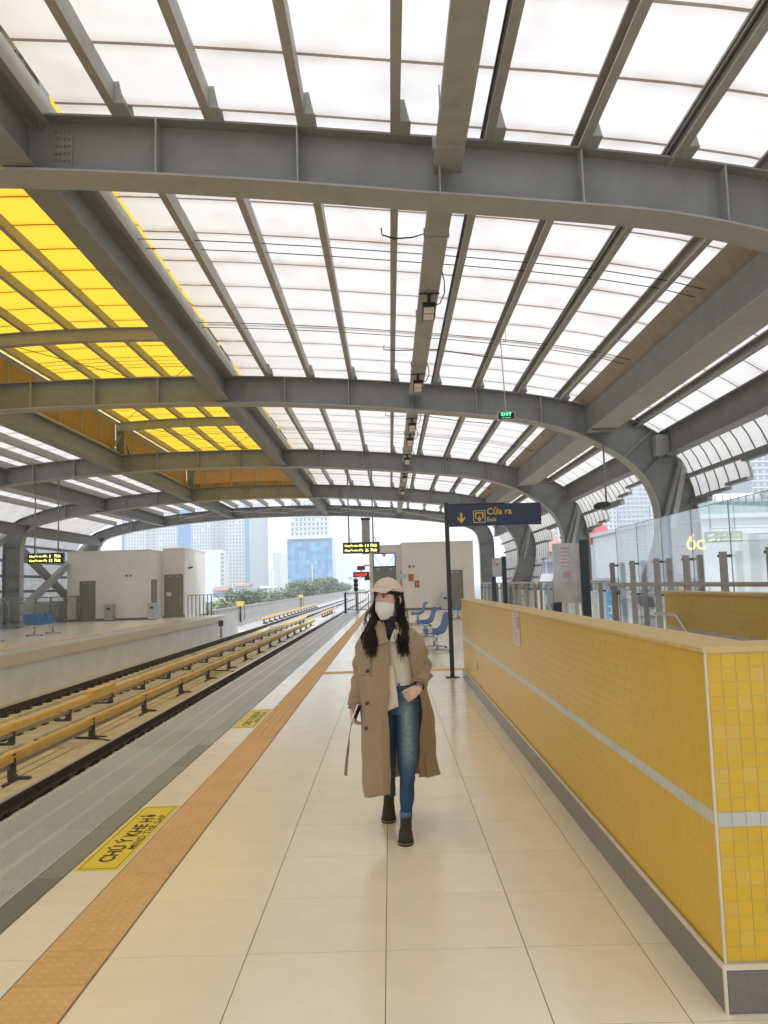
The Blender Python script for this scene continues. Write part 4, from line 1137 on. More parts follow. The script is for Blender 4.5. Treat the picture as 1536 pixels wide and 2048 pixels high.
m = MB(); m.box(.07, .4, -.01, .01, .12, 1.15); m.build('glass_leaf', M['glass'], t)
m = MB(); m.box(-.1, .1, -.1, .1, 0, .02); m.build('base_plate', M['dark_metal'], t)
t = thing('platform_signal', 'black three-lamp train signal beyond the platform gates', 'signal', (at(712, 1180, Y=52).x, 52, -1.05))
sz = at(712, 1158, Y=52).z + 1.05
m = MB(); m.cyl((0, 0, 0), (0, 0, sz - .7), .05, 8); m.build('signal_post', M['dark_metal'], t)
for k in range(3):
    m = MB(); m.cyl((0, -.12, sz - .12 - k * .27), (0, .1, sz - .12 - k * .27), .16, 14); m.build('signal_lamp', M['black'], t)
    m = MB(); m.tube([(0, -.3, sz - .05 - k * .27), (0, -.1, sz - .05 - k * .27)], .13, 10, flat=.5); m.build('signal_hood', M['black'], t)

# ================================================================ BLUE SEATS
def seat_mesh():
    prof = [(.0, .42), (.06, .445), (.2, .43), (.36, .44), (.44, .5), (.48, .62), (.52, .76), (.58, .84), (.62, .845)]
    rings = []
    for (d, z) in prof:
        rings.append([Vector((d, x, z + (abs(x) / .23) ** 3 * .02)) for x in (-.235, -.16, -.05, .05, .16, .235)])
    m = MB(); m.loft(rings, False, False, 0, True)
    back = [[p + Vector((.012, 0, -.014)) for p in r] for r in rings]
    m.loft([r[::-1] for r in back], False, False, 0, True)
    for r1, r2 in ((0, 0), (-1, -1)):
        a, b_ = rings[r1], back[r1]
        for i in range(5): m.quad(a[i], a[i + 1], b_[i + 1], b_[i])
    for side in (0, -1):
        for i in range(len(rings) - 1): m.quad(rings[i][side], rings[i + 1][side], back[i + 1][side], back[i][side])
    return m.mesh('seat_shell', M['seat'])
seat_me = seat_mesh()
def bench(label, x, y, n, rz, group):
    """row of seats along local Y, facing local -X"""
    t = thing('seat_row', label, 'bench', (x, y, 0), rz, group=group)
    for k in range(n): link('seat_shell', seat_me, t, (-.25, .26 + k * .52, 0))
    m = MB(); m.box(-.03, .05, .02, n * .52 - .02, .36, .42); m.build('support_beam', M['stainless'], t)
    for yy in (.45, n * .52 - .45):
        m = MB(); m.cyl((0.01, yy, .05), (.01, yy, .37), .035, 10); m.build('leg', M['stainless'], t)
        m = MB(); m.tube([(-.28, yy, .035), (0, yy, .06), (.3, yy, .035)], .022, 8); ft = m.build('foot', M['stainless'], t)
        m = MB(); m.cyl((-.28, yy, 0), (-.28, yy, .03), .03, 8); m.cyl((.3, yy, 0), (.3, yy, .03), .03, 8); m.build('foot_pad', M['black'], ft)
    return t
gB, gL = 'blue seat rows on the near platform', 'blue seat rows on the opposite platform'
bench('blue plastic seat row nearest the sign post, right of the woman', 1.02, 17.7, 4, 0, gB)
q = at(838, 1262, Z=0); bench('second blue plastic seat row behind the first, right of the woman', 1.0, 22.6, 4, 0, gB)
bench('farthest blue plastic seat row in front of the end room, by her shoulder', 1.02, 29.5, 4, 0, gB)
q = at(920, 1240, Z=0); bench('blue plastic seat row half hidden behind the sign post', q.x, q.y, 3, 0, gB)
bench('row of five blue seats on the opposite platform under its train display', -13.9, 32.7, 5, math.pi, gL)
bench('blue seat row cut off by the left edge of the view', -13.9, 28.0, 4, math.pi, gL)
t = thing('paper_cup', 'white carton with a green top left on the first blue seat row', 'carton', (.88, 18.05, .44))
m = MB(); m.bev(-.045, .045, -.045, .045, 0, .15, .006); m.build('carton_body', M['white_plastic'], t)
m = MB(); m.tube([(0, 0, .15), (.02, 0, .175), (-.03, 0, .19)], .03, 8); m.build('carton_top', pbr('green_top', (.05, .2, .05), .5), t)

# ================================================================ INFORMATION BOARDS
def info_board(label, cx, y, w, z0, z1, post_w, rz=0.0):
    t = thing('information_board', label, 'board', (cx, y, 0), rz, group='information boards beyond the stairwell')
    for sx, zt in ((-1, z0 + .02), (1, z1 + .06)):
        m = MB(); m.box(sx * w / 2 - post_w / 2, sx * w / 2 + post_w / 2, -.05, .05, 0, zt); m.build('board_post', pbr('board_post_dark', (.012, .022, .028), .35), t)
    m = MB(); m.box(-w / 2 - .04, w / 2 - post_w / 2 - .002, -.02, .03, z0, z1); m.build('board_panel', pbr('board_panel_grey', (.44, .41, .41), .08, 0, .25, 2.5, stain=.6, stain_col=(.6, .58, .6), stain_scale=1.5, spec=.8), t)
    m = MB()
    for k in range(6): m.box(-w * .3, -w * .1 + .25 * w * rng.random(), -.0215, -.0203, z1 - .12 - k * .07, z1 - .09 - k * .07)
    m.box(-w * .25, w * .0, -.0215, -.0203, z0 + .5, z0 + .62); pr_ = stuff(m.build('board_print', pbr('board_print', (.5, .3, .28), .5), t))
q = at(1143, 1200, Y=15.6); z0 = at(1140, 1206, Y=15.6).z; z1 = at(1150, 1086, Y=15.6).z
info_board('tall grey information board between dark posts beyond the stairwell', q.x, 15.6, .58, z0, z1, .17)
q = at(997, 1130, Y=36); z0 = at(990, 1154, Y=36).z; z1 = at(990, 1116, Y=36).z
info_board('distant pale information board on dark posts below the exit sign', q.x, 36, .5, z0, z1, .2)

# ================================================================ GLASS SCREEN AND RAILING, NEAR PLATFORM
GXs, gz = 5.55, 2.78
t = thing('glass_screen', 'tall glass screen on grey posts along the right platform edge', 'glass screen', (GXs, 0, 0))
ys = [6.4 + 1.6 * k for k in range(9)]
post_m = MB(); post_m.box(-.16, -.05, -.03, .03, 0, 1.95); post_me = post_m.mesh('screen_post', M['post_grey'])
clp = MB(); clp.box(-.16, .03, -.018, .018, -.02, .02); clp.cyl((.03, 0, 0), (.05, 0, 0), .03, 8); clp_me = clp.mesh('glass_clamp', M['dark_metal'])
for i, y in enumerate(ys):
    po = link('screen_post', post_me, t, (0, y, 0))
    for z in (1.88, .35, 1.2): link('glass_clamp', clp_me, po, (.0, .07, z))
    if i < len(ys) - 1:
        m = MB(); m.box(.02, .032, y + .02, y + 1.57, .08, gz - .0); m.build('glass_pane', M['glass_tall'], t)
        m = MB(); m.box(.018, .034, y + 1.571, y + 1.585, .08, gz); m.build('pane_edge', M['glass_edge'], t)
m = MB(); m.box(.018, .034, ys[0], ys[-1], gz + .0005, gz + .009); m.build('pane_edge', M['glass_edge'], t)
m = MB(); m.cyl((-.2, ys[0] - .5, 1.42), (-.2, ys[-1], 1.42), .036, 12); m.build('handrail', M['post_grey'], t)
for y in ys:
    m = MB(); m.tube([(-.2, y - .12, 1.39), (-.2, y - .12, 1.3), (-.16, y - .1, 1.28), (-.12, y, 1.28)], .022, 6); m.build('rail_bracket', M['post_grey'], t)
def low_rail(label, x, y0, y1, h, n, grp, sgn=1):
    t = thing('glass_railing', label, 'railing', (x, y0, 0), group=grp)
    st = (y1 - y0) / n
    m = MB(); m.cyl((-.06 * sgn, 0, h), (-.06 * sgn, y1 - y0, h), .035, 10); m.build('handrail', M['stainless'], t)
    for k in range(n + 1):
        m = MB(); m.box(-.05, .05, st * k - .03, st * k + .03, 0, h - .03); po = m.build('rail_post', M['post_grey'], t)
        link('glass_clamp', clp_me, po, (0.1, st * k + .06, h - .25)); link('glass_clamp', clp_me, po, (0.1, st * k + .06, .3))
        if k < n: m = MB(); m.box(.1, .112, st * k + .05, st * (k + 1) - .05, .1, h - .06); m.build('glass_pane', M['glass'], t)
low_rail('glass railing with steel handrail beyond the tall screen, below the third arch', 5.55, 19.4, 29.0, 1.5, 7, 'glass railings')
low_rail('distant glass railing right of the end room', 5.45, 29.6, 47.0, 1.5, 10, 'glass railings')
low_rail('glass railing along the outer edge of the opposite platform', -18.1, 24.0, 45.2, 1.45, 12, 'glass railings', -1)
# ramp railing at the end of the opposite platform
t = thing('glass_railing', 'short railing with dark bars beside the opposite platform steps', 'railing', (-12.4, 47.9, 0), group='glass railings')
for k in range(7):
    m = MB(); m.box(.24 * k - .02, .24 * k + .02, -.02, .02, -.1, 1.3); m.build('rail_post', M['dark_metal'], t)
m = MB(); m.tube([(0, 0, 1.3), (1.7, 0, 1.3), (2.05, 2.5, .2)], .03, 8); m.build('handrail', M['stainless'], t)
m = MB(); m.box(.05, 1.6, .03, .04, .1, 1.2); m.build('glass_pane', M['glass'], t)
# trackside marker by the opposite platform wall
q = at(424, 1276, Z=-1.2)
t = thing('track_marker', 'small dark track marker on a post below the opposite platform end', 'marker', (XF + .35, q.y, -1.32))
m = MB(); m.cyl((0, 0, 0), (0, 0, .9), .025, 8); m.build('marker_post', M['dark_metal'], t)
m = MB(); m.box(-.14, .14, -.03, .03, .78, 1.12); m.build('marker_plate', M['bracket'], t)

# CCTV pole and junction box by the second arch
p0 = at(1205, 868, Y=17.9); p1 = at(1211, 1012, Y=17.9)
t = thing('security_camera', 'dark security camera on a thin pole hanging under the edge beam', 'camera', (p0.x, 17.9, 0))
m = MB(); m.tube([(0, 0, 5.03), (0, 0, p1.z + .1)], .022, 8); m.build('pole', M['steel'], t)
m = MB(); m.bev(-.35, .3, -.08, .08, 4.96, 5.025, .02); m.build('pole_bracket', M['steel'], t)
m = MB(); m.tube([(-.3, -.1, p1.z - .02), (-.2, -.06, p1.z), (.02, 0, p1.z + .04), (.1, .02, p1.z + .05)], [.05, .085, .07, .03], 12); m.build('camera_housing', M['dark_metal'], t)
t = thing('junction_box', 'small olive junction box on the second arch knee', 'box', (6.42, 18.05, 4.62))
m = MB(); m.bev(-.16, .16, -.12, .12, -.24, .24, .01); m.build('box_body', M['steel_light'], t)
m = MB(); m.box(-.13, .13, -.125, -.121, -.2, .2); m.build('box_lid', M['steel_light'], t)

# ================================================================ VIADUCT AND CITY
o = MB(); o.box(-12.6, -.9, 56, 420, -2.3, -1.32); struct(o.build('viaduct_deck', M['concrete_grey']))
t = thing('viaduct_parapet', 'grey slatted parapet along the left side of the viaduct', 'parapet', (-12.2, 0, 0))
m = MB(); m.box(-.18, .12, 53, 420, -1.32, -1.0); m.build('parapet_base', M['concrete_grey'], t)
m = MB(); m.box(-.1, .1, 53, 420, .14, .24); m.build('parapet_top', M['steel_light'], t)
m = MB(); m.box(-.05, .05, 53, 420, -.52, -.45); m.build('parapet_rail', M['steel_light'], t)
slat = MB(); slat.box(-.08, .12, -.06, .06, -1.0, .14); slat_me = slat.mesh('parapet_slat', M['steel_light'])
rest = MB()
for k in range(520):
    y = 54 + k * .62
    if k < 150: link('parapet_slat', slat_me, t, (0, y, 0))
    else: rest.box(-.08, .12, y - .06, y + .06, -1.0, .14)
stuff(rest.build('distant_parapet_slats', M['steel_light'], t))
t = thing('viaduct_parapet', 'low grey parapet on the right side of the viaduct, beyond the gates', 'parapet', (-1.3, 0, 0))
m = MB(); m.box(-.1, .1, 56, 420, -1.32, -.1); m.build('parapet_base', M['concrete_grey'], t)
for i, (y, lb) in enumerate(((62, 'yellow trackside box on the viaduct parapet, nearest'), (104, 'far yellow trackside box beside a black signal on the parapet'))):
    t = thing('trackside_box', lb, 'box', (-11.9, y, 0), group='trackside boxes on the parapet')
    m = MB(); m.bev(-.28, .28, -.14, .14, .25, .62, .02); m.build('box_body', M['third'], t)
    m = MB(); m.cyl((0, 0, -1.0), (0, 0, .25), .07, 8); m.build('box_post', M['dark_metal'], t)
    m = MB(); m.tube([(.25, 0, -.9), (.35, -.05, -.4), (.3, 0, .3)], .03, 6); m.build('box_cable', M['cable'], t)
# crossover between the tracks
for i, (pts, lb) in enumerate((([(-5.06, 62), (-5.5, 74), (-6.7, 92), (-7.7, 108)], 'left curving rail of the crossing between the two tracks'), ([(-3.6, 62), (-4.0, 74), (-5.3, 92), (-6.3, 108), (-7.78, 122)], 'right curving rail of the crossing between the two tracks'))):
    m = MB(); sp = smooth_pl(pts, 8); m.tube([(x, y, RZ - .05) for x, y in sp], .055, 6); tag(m.build('crossing_rail', M['rail_head']), lb, 'rail', 'crossing rails')
sl_m = MB(); sl_m.box(-1.25, 1.25, -.12, .12, -1.32, -1.2); sl_me = sl_m.mesh('sleeper', M['concrete_grey'])
t = thing('sleeper_field', 'pale sleepers under the track crossing beyond the platform', 'sleepers', (0, 0, 0))
for k in range(70):
    for x in (-4.33, -8.5): link('sleeper', sl_me, t, (x, 58 + k * .75, 0))

# street lamps beyond the viaduct
for px, pt, Y, lb in ((546, 1140, 210, 'nearest thin white street lamp among the trees'), (624, 1128, 260, 'tall thin street lamp in front of the blue glass tower'), (656, 1150, 330, 'third thin street lamp right of the blue tower'), (679, 1155, 400, 'farthest thin street lamp near the display')):
    p = at(px, pt, Y=Y); t = thing('street_lamp', lb, 'street lamp', (p.x, Y, GZ), group='street lamps beyond the viaduct')
    h = p.z - GZ
    m = MB(); m.tube([(0, 0, 0), (0, 0, h)], [.16, .1], 8); m.build('lamp_post', M['white_plastic'], t)
    m = MB(); m.tube([(0, 0, h), (.6, 0, h + .35), (1.6, 0, h + .45)], [.08, .07, .1], 6); m.build('lamp_arm', M['white_plastic'], t)

# trees
M['leaf'] = pbr('tree_leaves', (.14, .19, .085), .6, 0, .35, .6, rnd=.1)
M['leaf2'] = pbr('tree_leaves_pale', (.20, .23, .12), .6, 0, .35, .6, rnd=.1)
M['bark'] = pbr('bark', (.09, .07, .05), .9, 0, .3, 3)
def crown_mesh(seed, rx, rz, n, mat):
    r = random.Random(seed); m = MB()
    lobes = [(Vector((r.uniform(-.62, .62) * rx, r.uniform(-.62, .62) * rx, r.uniform(-.35, .75) * rz)), r.uniform(.28, .52) * rx) for _ in range(16)]
    for i in range(n):
        c, q = lobes[i % len(lobes)]
        d = Vector((r.gauss(0, 1), r.gauss(0, 1), r.gauss(0, 1))).normalized()
        p = c + Vector((d.x * q, d.y * q, d.z * q * .8)) * (r.random() ** .4)
        s_ = r.uniform(.22, .5)
        a = Vector((r.gauss(0, 1), r.gauss(0, 1), r.gauss(0, .6))).normalized(); b_ = a.cross(d + Vector((.01, .02, .3))).normalized()
        m.add([p - a * s_, p + b_ * s_ * .6, p + a * s_, p - b_ * s_ * .6], [(0, 1, 2, 3)])
    return m.mesh('crown', mat)
crowns = [crown_mesh(1, 5.0, 4.6, 2600, M['leaf']), crown_mesh(2, 5.4, 4.4, 2600, M['leaf']), crown_mesh(3, 4.6, 4.6, 2400, M['leaf2'])]
trunk = MB(); trunk.tube([(0, 0, 0), (.15, 0, 2.5), (.05, .1, 5), (.2, .1, 8)], [.32, .26, .2, .08], 8)
for a in range(5):
    an = a * 1.26; trunk.tube([(.08, .05, 4 + a * .4), (math.cos(an) * 1.5, math.sin(an) * 1.5, 6 + a * .3), (math.cos(an) * 2.8, math.sin(an) * 2.8, 7.4 + a * .2)], [.14, .09, .03], 5)
trunk_me = trunk.mesh('trunk', M['bark'])
trees = [(440, 1195, 120, .8, 2, 'pale green tree just left of the viaduct parapet start'), (478, 1176, 165, .9, 0, 'round dark green tree left of the yellow trackside box'), (505, 1170, 175, 1.0, 1, 'tall green tree directly behind the yellow trackside box'),
         (532, 1180, 190, .9, 2, 'pale tree between the two dark tree groups'), (590, 1158, 240, 1.05, 0, 'dark green tree in front of the blue tower, left side'), (612, 1152, 250, 1.1, 1, 'largest green tree in front of the blue glass tower'),
         (642, 1150, 265, 1.1, 0, 'dark green tree at the right foot of the blue tower'), (664, 1154, 280, 1.0, 1, 'green tree right of the blue tower above the parapet'), (684, 1162, 300, .9, 2, 'farthest pale tree, left of the platform display'), (570, 1176, 200, .8, 2, 'low pale tree left of the largest tree')]
for i, (px, pt, Y, s_, ck, lb) in enumerate(trees):
    p = at(px, pt + 5, Y=Y); top = p.z; s_ *= .88; hgt = top - GZ; zc = top - 4.4 * s_
    t = thing('tree', lb, 'tree', (p.x, Y, GZ), rng.uniform(0, 6), group='trees beyond the viaduct')
    k = max(.5, (hgt - 4 * s_) / 8)
    c = link('crown', crowns[ck], t, (0, 0, zc - GZ)); c.scale = (s_ * 1.2, s_ * 1.2, s_ * 1.05)
    tr = link('trunk', trunk_me, t); tr.scale = (1, 1, k)
gv = MB(); rr = random.Random(5)
for k in range(9000):     # the low green mass and house roofs between the trees
    px = rr.uniform(400, 760); Y = rr.uniform(150, 420); p = at(px, 1185, Y=Y); z = GZ + rr.random() ** .7 * 4.2
    s_ = rr.uniform(.5, 1.3); a = Vector((rr.gauss(0, 1), rr.gauss(0, 1), rr.gauss(0, .5))).normalized(); b_ = a.cross(Vector((.1, -1, .4))).normalized(); c = Vector((p.x, Y, z))
    gv.add([c - a * s_, c + b_ * s_ * .7, c + a * s_, c - b_ * s_ * .7], [(0, 1, 2, 3)])
o = stuff(gv.build('shrub_belt', M['leaf'])); tag(o, 'low green shrubs filling the ground between the trees', 'shrubs')

# towers
def facade(name, col, rough=.6, **k): return pbr(name, col, rough, 0, .05, .05, **k)
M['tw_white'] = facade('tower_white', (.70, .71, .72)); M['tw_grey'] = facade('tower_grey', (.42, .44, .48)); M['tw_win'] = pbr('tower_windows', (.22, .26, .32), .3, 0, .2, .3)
M['tw_blue'] = pbr('tower_blue_glass', (.04, .22, .48), .15, 0, .18, .08, spec=.8); M['tw_teal'] = pbr('tower_teal_glass', (.1, .3, .45), .2, 0, .15, .1)
M['tw_band'] = facade('tower_band', (.5, .52, .55)); M['roof_red'] = pbr('red_roof', (.40, .22, .18), .7, 0, .15, 1)
def tower(label, Y, x0, x1, ytop, blocks, depth=25, ybot=None, name='apartment_tower', cat='tower'):
    """blocks: (px0, px1, y0, y1, wall material, window columns, floor height px) on the front face"""
    t = thing(name, label, cat, (0, Y, 0), group='city towers')
    for (a, b_, yt, mat, nc, fl, ww, *zz) in blocks:
        A = at(a, yt, Y=Y); B = at(b_, yt, Y=Y); off = rng.uniform(-1.2, 1.2)
        zt = A.z if yt > 1000 else max(A.z, 60)
        m = MB(); zb0 = at(a, zz[0], Y=Y).z if zz else GZ; m.box(A.x, B.x, off, off + depth, zb0, zt); m.build('tower_block', M[mat], t)
        if nc:
            m = MB(); fh = fl; z = zb0 + 2; cw = (B.x - A.x) / nc
            while z < zt - fh * .6:
                for c in range(nc):
                    if rng.random() < .03: continue
                    m.box(A.x + cw * (c + .5 - ww / 2), A.x + cw * (c + .5 + ww / 2), off - .12, off - .01, z + fh * .25, z + fh * .8)
                z += fh
            stuff(m.build('window_grid', M['tw_win'], t))
            m = MB(); z = zb0 + 2
            while z < zt: m.box(A.x - .1, B.x + .1, off - .3, off - .005, z - .18, z + .18); z += fh * (1 if fl < 4 else 1)
            stuff(m.build('floor_bands', M['tw_white'] if mat != 'tw_white' else M['tw_band'], t))
    return t
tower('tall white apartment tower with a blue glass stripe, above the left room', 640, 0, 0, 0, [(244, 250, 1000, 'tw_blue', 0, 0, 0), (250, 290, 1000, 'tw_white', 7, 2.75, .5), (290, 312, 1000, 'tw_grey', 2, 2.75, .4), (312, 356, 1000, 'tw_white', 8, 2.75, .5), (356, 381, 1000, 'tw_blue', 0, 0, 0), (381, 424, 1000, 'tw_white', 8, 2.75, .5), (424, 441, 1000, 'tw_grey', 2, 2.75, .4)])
tower('lower white balcony block in front of the tall towers', 560, 0, 0, 0, [(414, 449, 1108, 'tw_white', 4, 3.0, .7), (400, 440, 1100, 'tw_white', 0, 0, 0)], 18)
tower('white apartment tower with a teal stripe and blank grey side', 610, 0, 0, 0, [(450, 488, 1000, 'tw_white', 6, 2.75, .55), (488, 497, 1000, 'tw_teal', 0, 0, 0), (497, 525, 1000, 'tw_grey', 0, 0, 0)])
t = tower('blue glass office tower with a white apartment top', 560, 0, 0, 0, [(575, 664, 1079, 'tw_blue', 0, 0, 0), (580, 655, 1000, 'tw_white', 9, 3.4, .55, 1079)], 30, name='office_tower')
A = at(575, 1079, Y=560); B = at(664, 1079, Y=560)
m = MB()
for k in range(13): x = A.x + (B.x - A.x) * k / 12; m.box(x - .08, x + .08, -1.6, -1.2, GZ, A.z)
for k in range(14): z = GZ + 5 + k * 3.2; m.box(A.x, B.x, -1.6, -1.2, z - .07, z + .07)
m.build('curtain_mullions', M['tw_teal'], t)
cells_ = [MB(), MB(), MB()]
for i in range(12):
    for k in range(13):
        x0, x1 = A.x + (B.x - A.x) * i / 12 + .12, A.x + (B.x - A.x) * (i + 1) / 12 - .12; z = GZ + 5 + k * 3.2
        if z + 3 < A.z: rng.choice(cells_).box(x0, x1, -1.5, -1.3, z + .1, z + 3.1)
for c_, col_ in zip(cells_, ((.05, .27, .55), (.035, .19, .42), (.10, .34, .58))): stuff(c_.build('curtain_panels', pbr('blue_panel', col_, .15, 0, .1, .1, spec=.8), t))
m = MB(); m.box(A.x - .5, B.x + .5, -2, 10, A.z + .0, A.z + 1.0); m.build('podium_cornice', M['tw_white'], t)
tower('faint distant towers left of the blue office tower', 1300, 0, 0, 0, [(545, 560, 1105, 'tw_grey', 3, 3.4, .5), (560, 574, 1108, 'tw_white', 3, 3.4, .5)], 30)
tower('faintest low skyline block on the horizon left of centre', 1900, 0, 0, 0, [(524, 548, 1145, 'tw_grey', 0, 0, 0), (530, 540, 1138, 'tw_grey', 0, 0, 0)], 30)
tower('faint hazy skyline right of the blue tower', 2000, 0, 0, 0, [(665, 680, 1122, 'tw_grey', 0, 0, 0), (676, 704, 1118, 'tw_grey', 0, 0, 0), (684, 696, 1112, 'tw_grey', 0, 0, 0), (704, 745, 1138, 'tw_grey', 0, 0, 0), (722, 736, 1112, 'tw_grey', 0, 0, 0)], 40)
for i, (px0, px1, y0, Y, lb) in enumerate(((470, 496, 1167, 330, 'low house with a red flat roof left of the trees'), (426, 452, 1174, 260, 'low pinkish red roofed house beside the platform steps'), (520, 552, 1172, 420, 'pale low houses between the trees'), (696, 735, 1150, 520, 'pale low block beyond the platform signal'))):
    A = at(px0, y0, Y=Y); B = at(px1, y0, Y=Y); t = thing('house', lb, 'house', (0, Y, 0), group='low houses beyond the viaduct')
    m = MB(); m.box(A.x, B.x, 0, 10, GZ, A.z - 1.2); m.build('wall', M['tw_white'], t)
    m = MB(); m.prism([(-.6, A.z - 1.2), (5, A.z), (10.6, A.z - 1.2)], A.x - .5, B.x + .5, 'X'); m.build('roof', M['roof_red'] if i < 2 else M['tw_band'], t)
    m = MB()
    for k in range(4): x = A.x + (B.x - A.x) * (k + .5) / 4; m.box(x - .5, x + .5, -.1, -.005, A.z - 3.4, A.z - 2)
    m.build('window', M['tw_win'], t)

# right-hand side of the street
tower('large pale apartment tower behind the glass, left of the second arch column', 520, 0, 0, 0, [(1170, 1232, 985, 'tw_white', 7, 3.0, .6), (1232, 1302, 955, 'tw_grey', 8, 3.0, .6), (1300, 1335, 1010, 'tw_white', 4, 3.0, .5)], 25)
tower('pale office slab above the white building on the right', 420, 0, 0, 0, [(1392, 1500, 968, 'tw_grey', 0, 0, 0), (1376, 1396, 985, 'tw_white', 3, 3.2, .6)], 30, name='office_slab')
tower('pale apartment block at the right edge above the glass screen', 380, 0, 0, 0, [(1504, 1620, 962, 'tw_grey', 9, 3.2, .5)], 30)
tower('pale apartment tower seen between the third and fourth columns', 480, 0, 0, 0, [(1085, 1170, 1000, 'tw_white', 9, 3.0, .6)], 25)
t = thing('tube_house', 'narrow white house with teal shutters and red gable beyond the glass', 'house', (0, 85, 0))
A = at(1178, 1090, Y=85); B = at(1236, 1090, Y=85)
m = MB(); m.box(A.x, B.x, 0, 12, GZ, A.z); m.build('wall', M['tw_white'], t)
C0 = at(1195, 1108, Y=85); C1 = at(1217, 1158, Y=85); M['teal'] = pbr('teal_shutter', (.015, .22, .2), .5)
for dz in (0, -3.6, -7.2):
    m = MB(); m.box(C0.x, C1.x, -.1, 0, C1.z + dz, C0.z + dz); w = m.build('window', M['teal'], t)
    m = MB(); xm = (C0.x + C1.x) / 2; m.box(xm - .03, xm + .03, -.14, -.1, C1.z + dz, C0.z + dz); m.box(C0.x, C1.x, -.14, -.1, C1.z + dz + .9, C1.z + dz + .96); m.build('frame', M['dark_metal'], w)
m = MB(); m.box(C0.x - .3, C1.x + .3, -.4, -.005, C0.z, C0.z + .35); m.build('lintel', M['sign_cream'], t)
G0 = at(1172, 1060, Y=85); G1 = at(1236, 1052, Y=85)
m = MB(); m.box(A.x - .4, B.x - .8, .5, 10, A.z, G0.z); m.prism([(A.x - .4, G0.z), (B.x - .8, G0.z), (B.x - 1.6, G0.z + .9), (A.x + .6, G0.z + .9)], .5, 10, 'Y'); m.build('roof', pbr('pink_red_gable', (.55, .12, .13), .7, 0, .1, 2), t)
for i, (a, b_, yt, Y, lb, red) in enumerate(((1062, 1120, 1105, 95, 'white villa with pink roof and arched windows behind the third arch', 1), (1236, 1300, 1095, 110, 'cream house right of the teal shutters, behind the glass', 0), (1240, 1330, 1165, 60, 'low grey shed roofs below the glass screen', 0))):
    A = at(a, yt, Y=Y); B = at(b_, yt, Y=Y); t = thing('house', lb, 'house', (0, Y, 0), group='street houses behind the near platform')
    m = MB(); m.box(A.x, B.x, 0, 14, GZ, A.z); m.build('wall', M['tw_white'] if i < 2 else M['tw_grey'], t)
    if red: m = MB(); m.prism([(-1, A.z), (7, A.z + 3), (15, A.z)], A.x - .6, B.x + .6, 'X'); m.build('roof', M['roof_red'], t); 
    else: m = MB(); m.box(A.x - .2, B.x + .2, -.3, 14.2, A.z, A.z + .4); m.build('roof', M['tw_band'], t)
    for r_ in range(3):
        for c in range(4):
            x = A.x + (B.x - A.x) * (c + .5) / 4; z = A.z - 1.2 - r_ * 2.6
            m = MB(); m.box(x - .35, x + .35, -.08, 0, z - 1.3, z); m.build('window', M['tw_win'], t)
t = thing('white_building', 'big plain white building behind the tall glass on the right', 'building', (0, 62, 0))
A = at(1338, 1040, Y=62); B = at(1700, 1030, Y=62)
m = MB(); m.box(A.x, B.x, 0, 25, GZ, A.z); m.build('wall', pbr('white_render', (.78, .79, .78), .8, 0, .06, .4, stain=.25, stain_col=(.62, .64, .63), stain_scale=.25), t)
m = MB(); m.box(A.x - .3, B.x, -.4, 25, A.z, A.z + .35); m.build('parapet', M['tw_white'], t)
m = MB(); m.box(A.x + 2.5, B.x, .5, 1.2, A.z + .36, A.z + 1.3); m.build('roof_screen', pbr('teal_roof_screen', (.3, .45, .45), .6), t)
for k in range(3): m = MB(); m.cyl((A.x + 3, -.8 - k * .0, A.z - .8 - k * .5), (B.x, -.8, A.z - .8 - k * .5), .08, 6); m.build('roof_pipe', M['tw_white'], t)
for k in range(14):
    m = MB(); x = A.x + 2.0 + k * .62; m.box(x - .04, x + .04, .2, .28, A.z + .36, A.z + 1.9); m.build('roof_railing_post', M['steel_light'], t)
m = MB(); x = at(1480, 1018, Y=62).x; m.cyl((x - 2, 2, A.z + 1.6), (x + 2.4, 2, A.z + 1.6), .55, 14); m.build('roof_tank', M['tw_white'], t)
p = at(1374, 1100, Y=17.6); q = at(1409, 1068, Y=17.6)
t = thing('neon_sign', 'yellow lit neon sign reading ỐC behind the tall glass screen', 'neon sign', (p.x, 17.6, p.z))
neon = glow('neon_yellow', (1.0, .48, .03), 2.2)
link('lettering', text_fit('ỐC', q.x - p.x, q.z - p.z, neon, .02), t, (0, 0, 0), FX)
m = MB()
for x in (.08, .22): m.cyl((x, .01, .1), (x, .78, .1), .008, 6)
m.build('sign_bracket', M['dark_metal'], t)
p = at(1319, 1265, Y=34); q = at(1345, 1166, Y=34)
t = thing('street_banner', 'tall blue street banner with white letters beside the far yellow wall', 'banner', (p.x, 34, p.z))
w, h = q.x - p.x + .3, q.z - p.z + .5
m = MB(); m.box(0, w, 0, .04, -2, h); m.build('banner_board', pbr('banner_blue', (.05, .24, .58), .5), t)
m = MB(); m.box(-.06, -.005, -.02, .06, -6, h); m.build('banner_edge', M['tw_white'], t)
link('lettering', text_fit('luoessi.com', h * .95, .3, M['white_plastic'], .012), t, (.5, -.012, -.05), (R(90), R(-90), 0))
p = at(1235, 1280, Y=45)
t = thing('street_banner', 'small pale blue shop sign with vertical letters below the teal shutters', 'banner', (at(1214, 1240, Y=45).x, 45, at(1214, 1250, Y=45).z))
m = MB(); m.box(0, .5, 0, .06, -.6, 1.9); m.build('banner_board', pbr('banner_blue2', (.07, .3, .5), .5), t)
link('lettering', text_fit('KH', 1.0, .3, M['white_plastic'], .012), t, (.42, -.012, .1), (R(90), R(-90), 0))

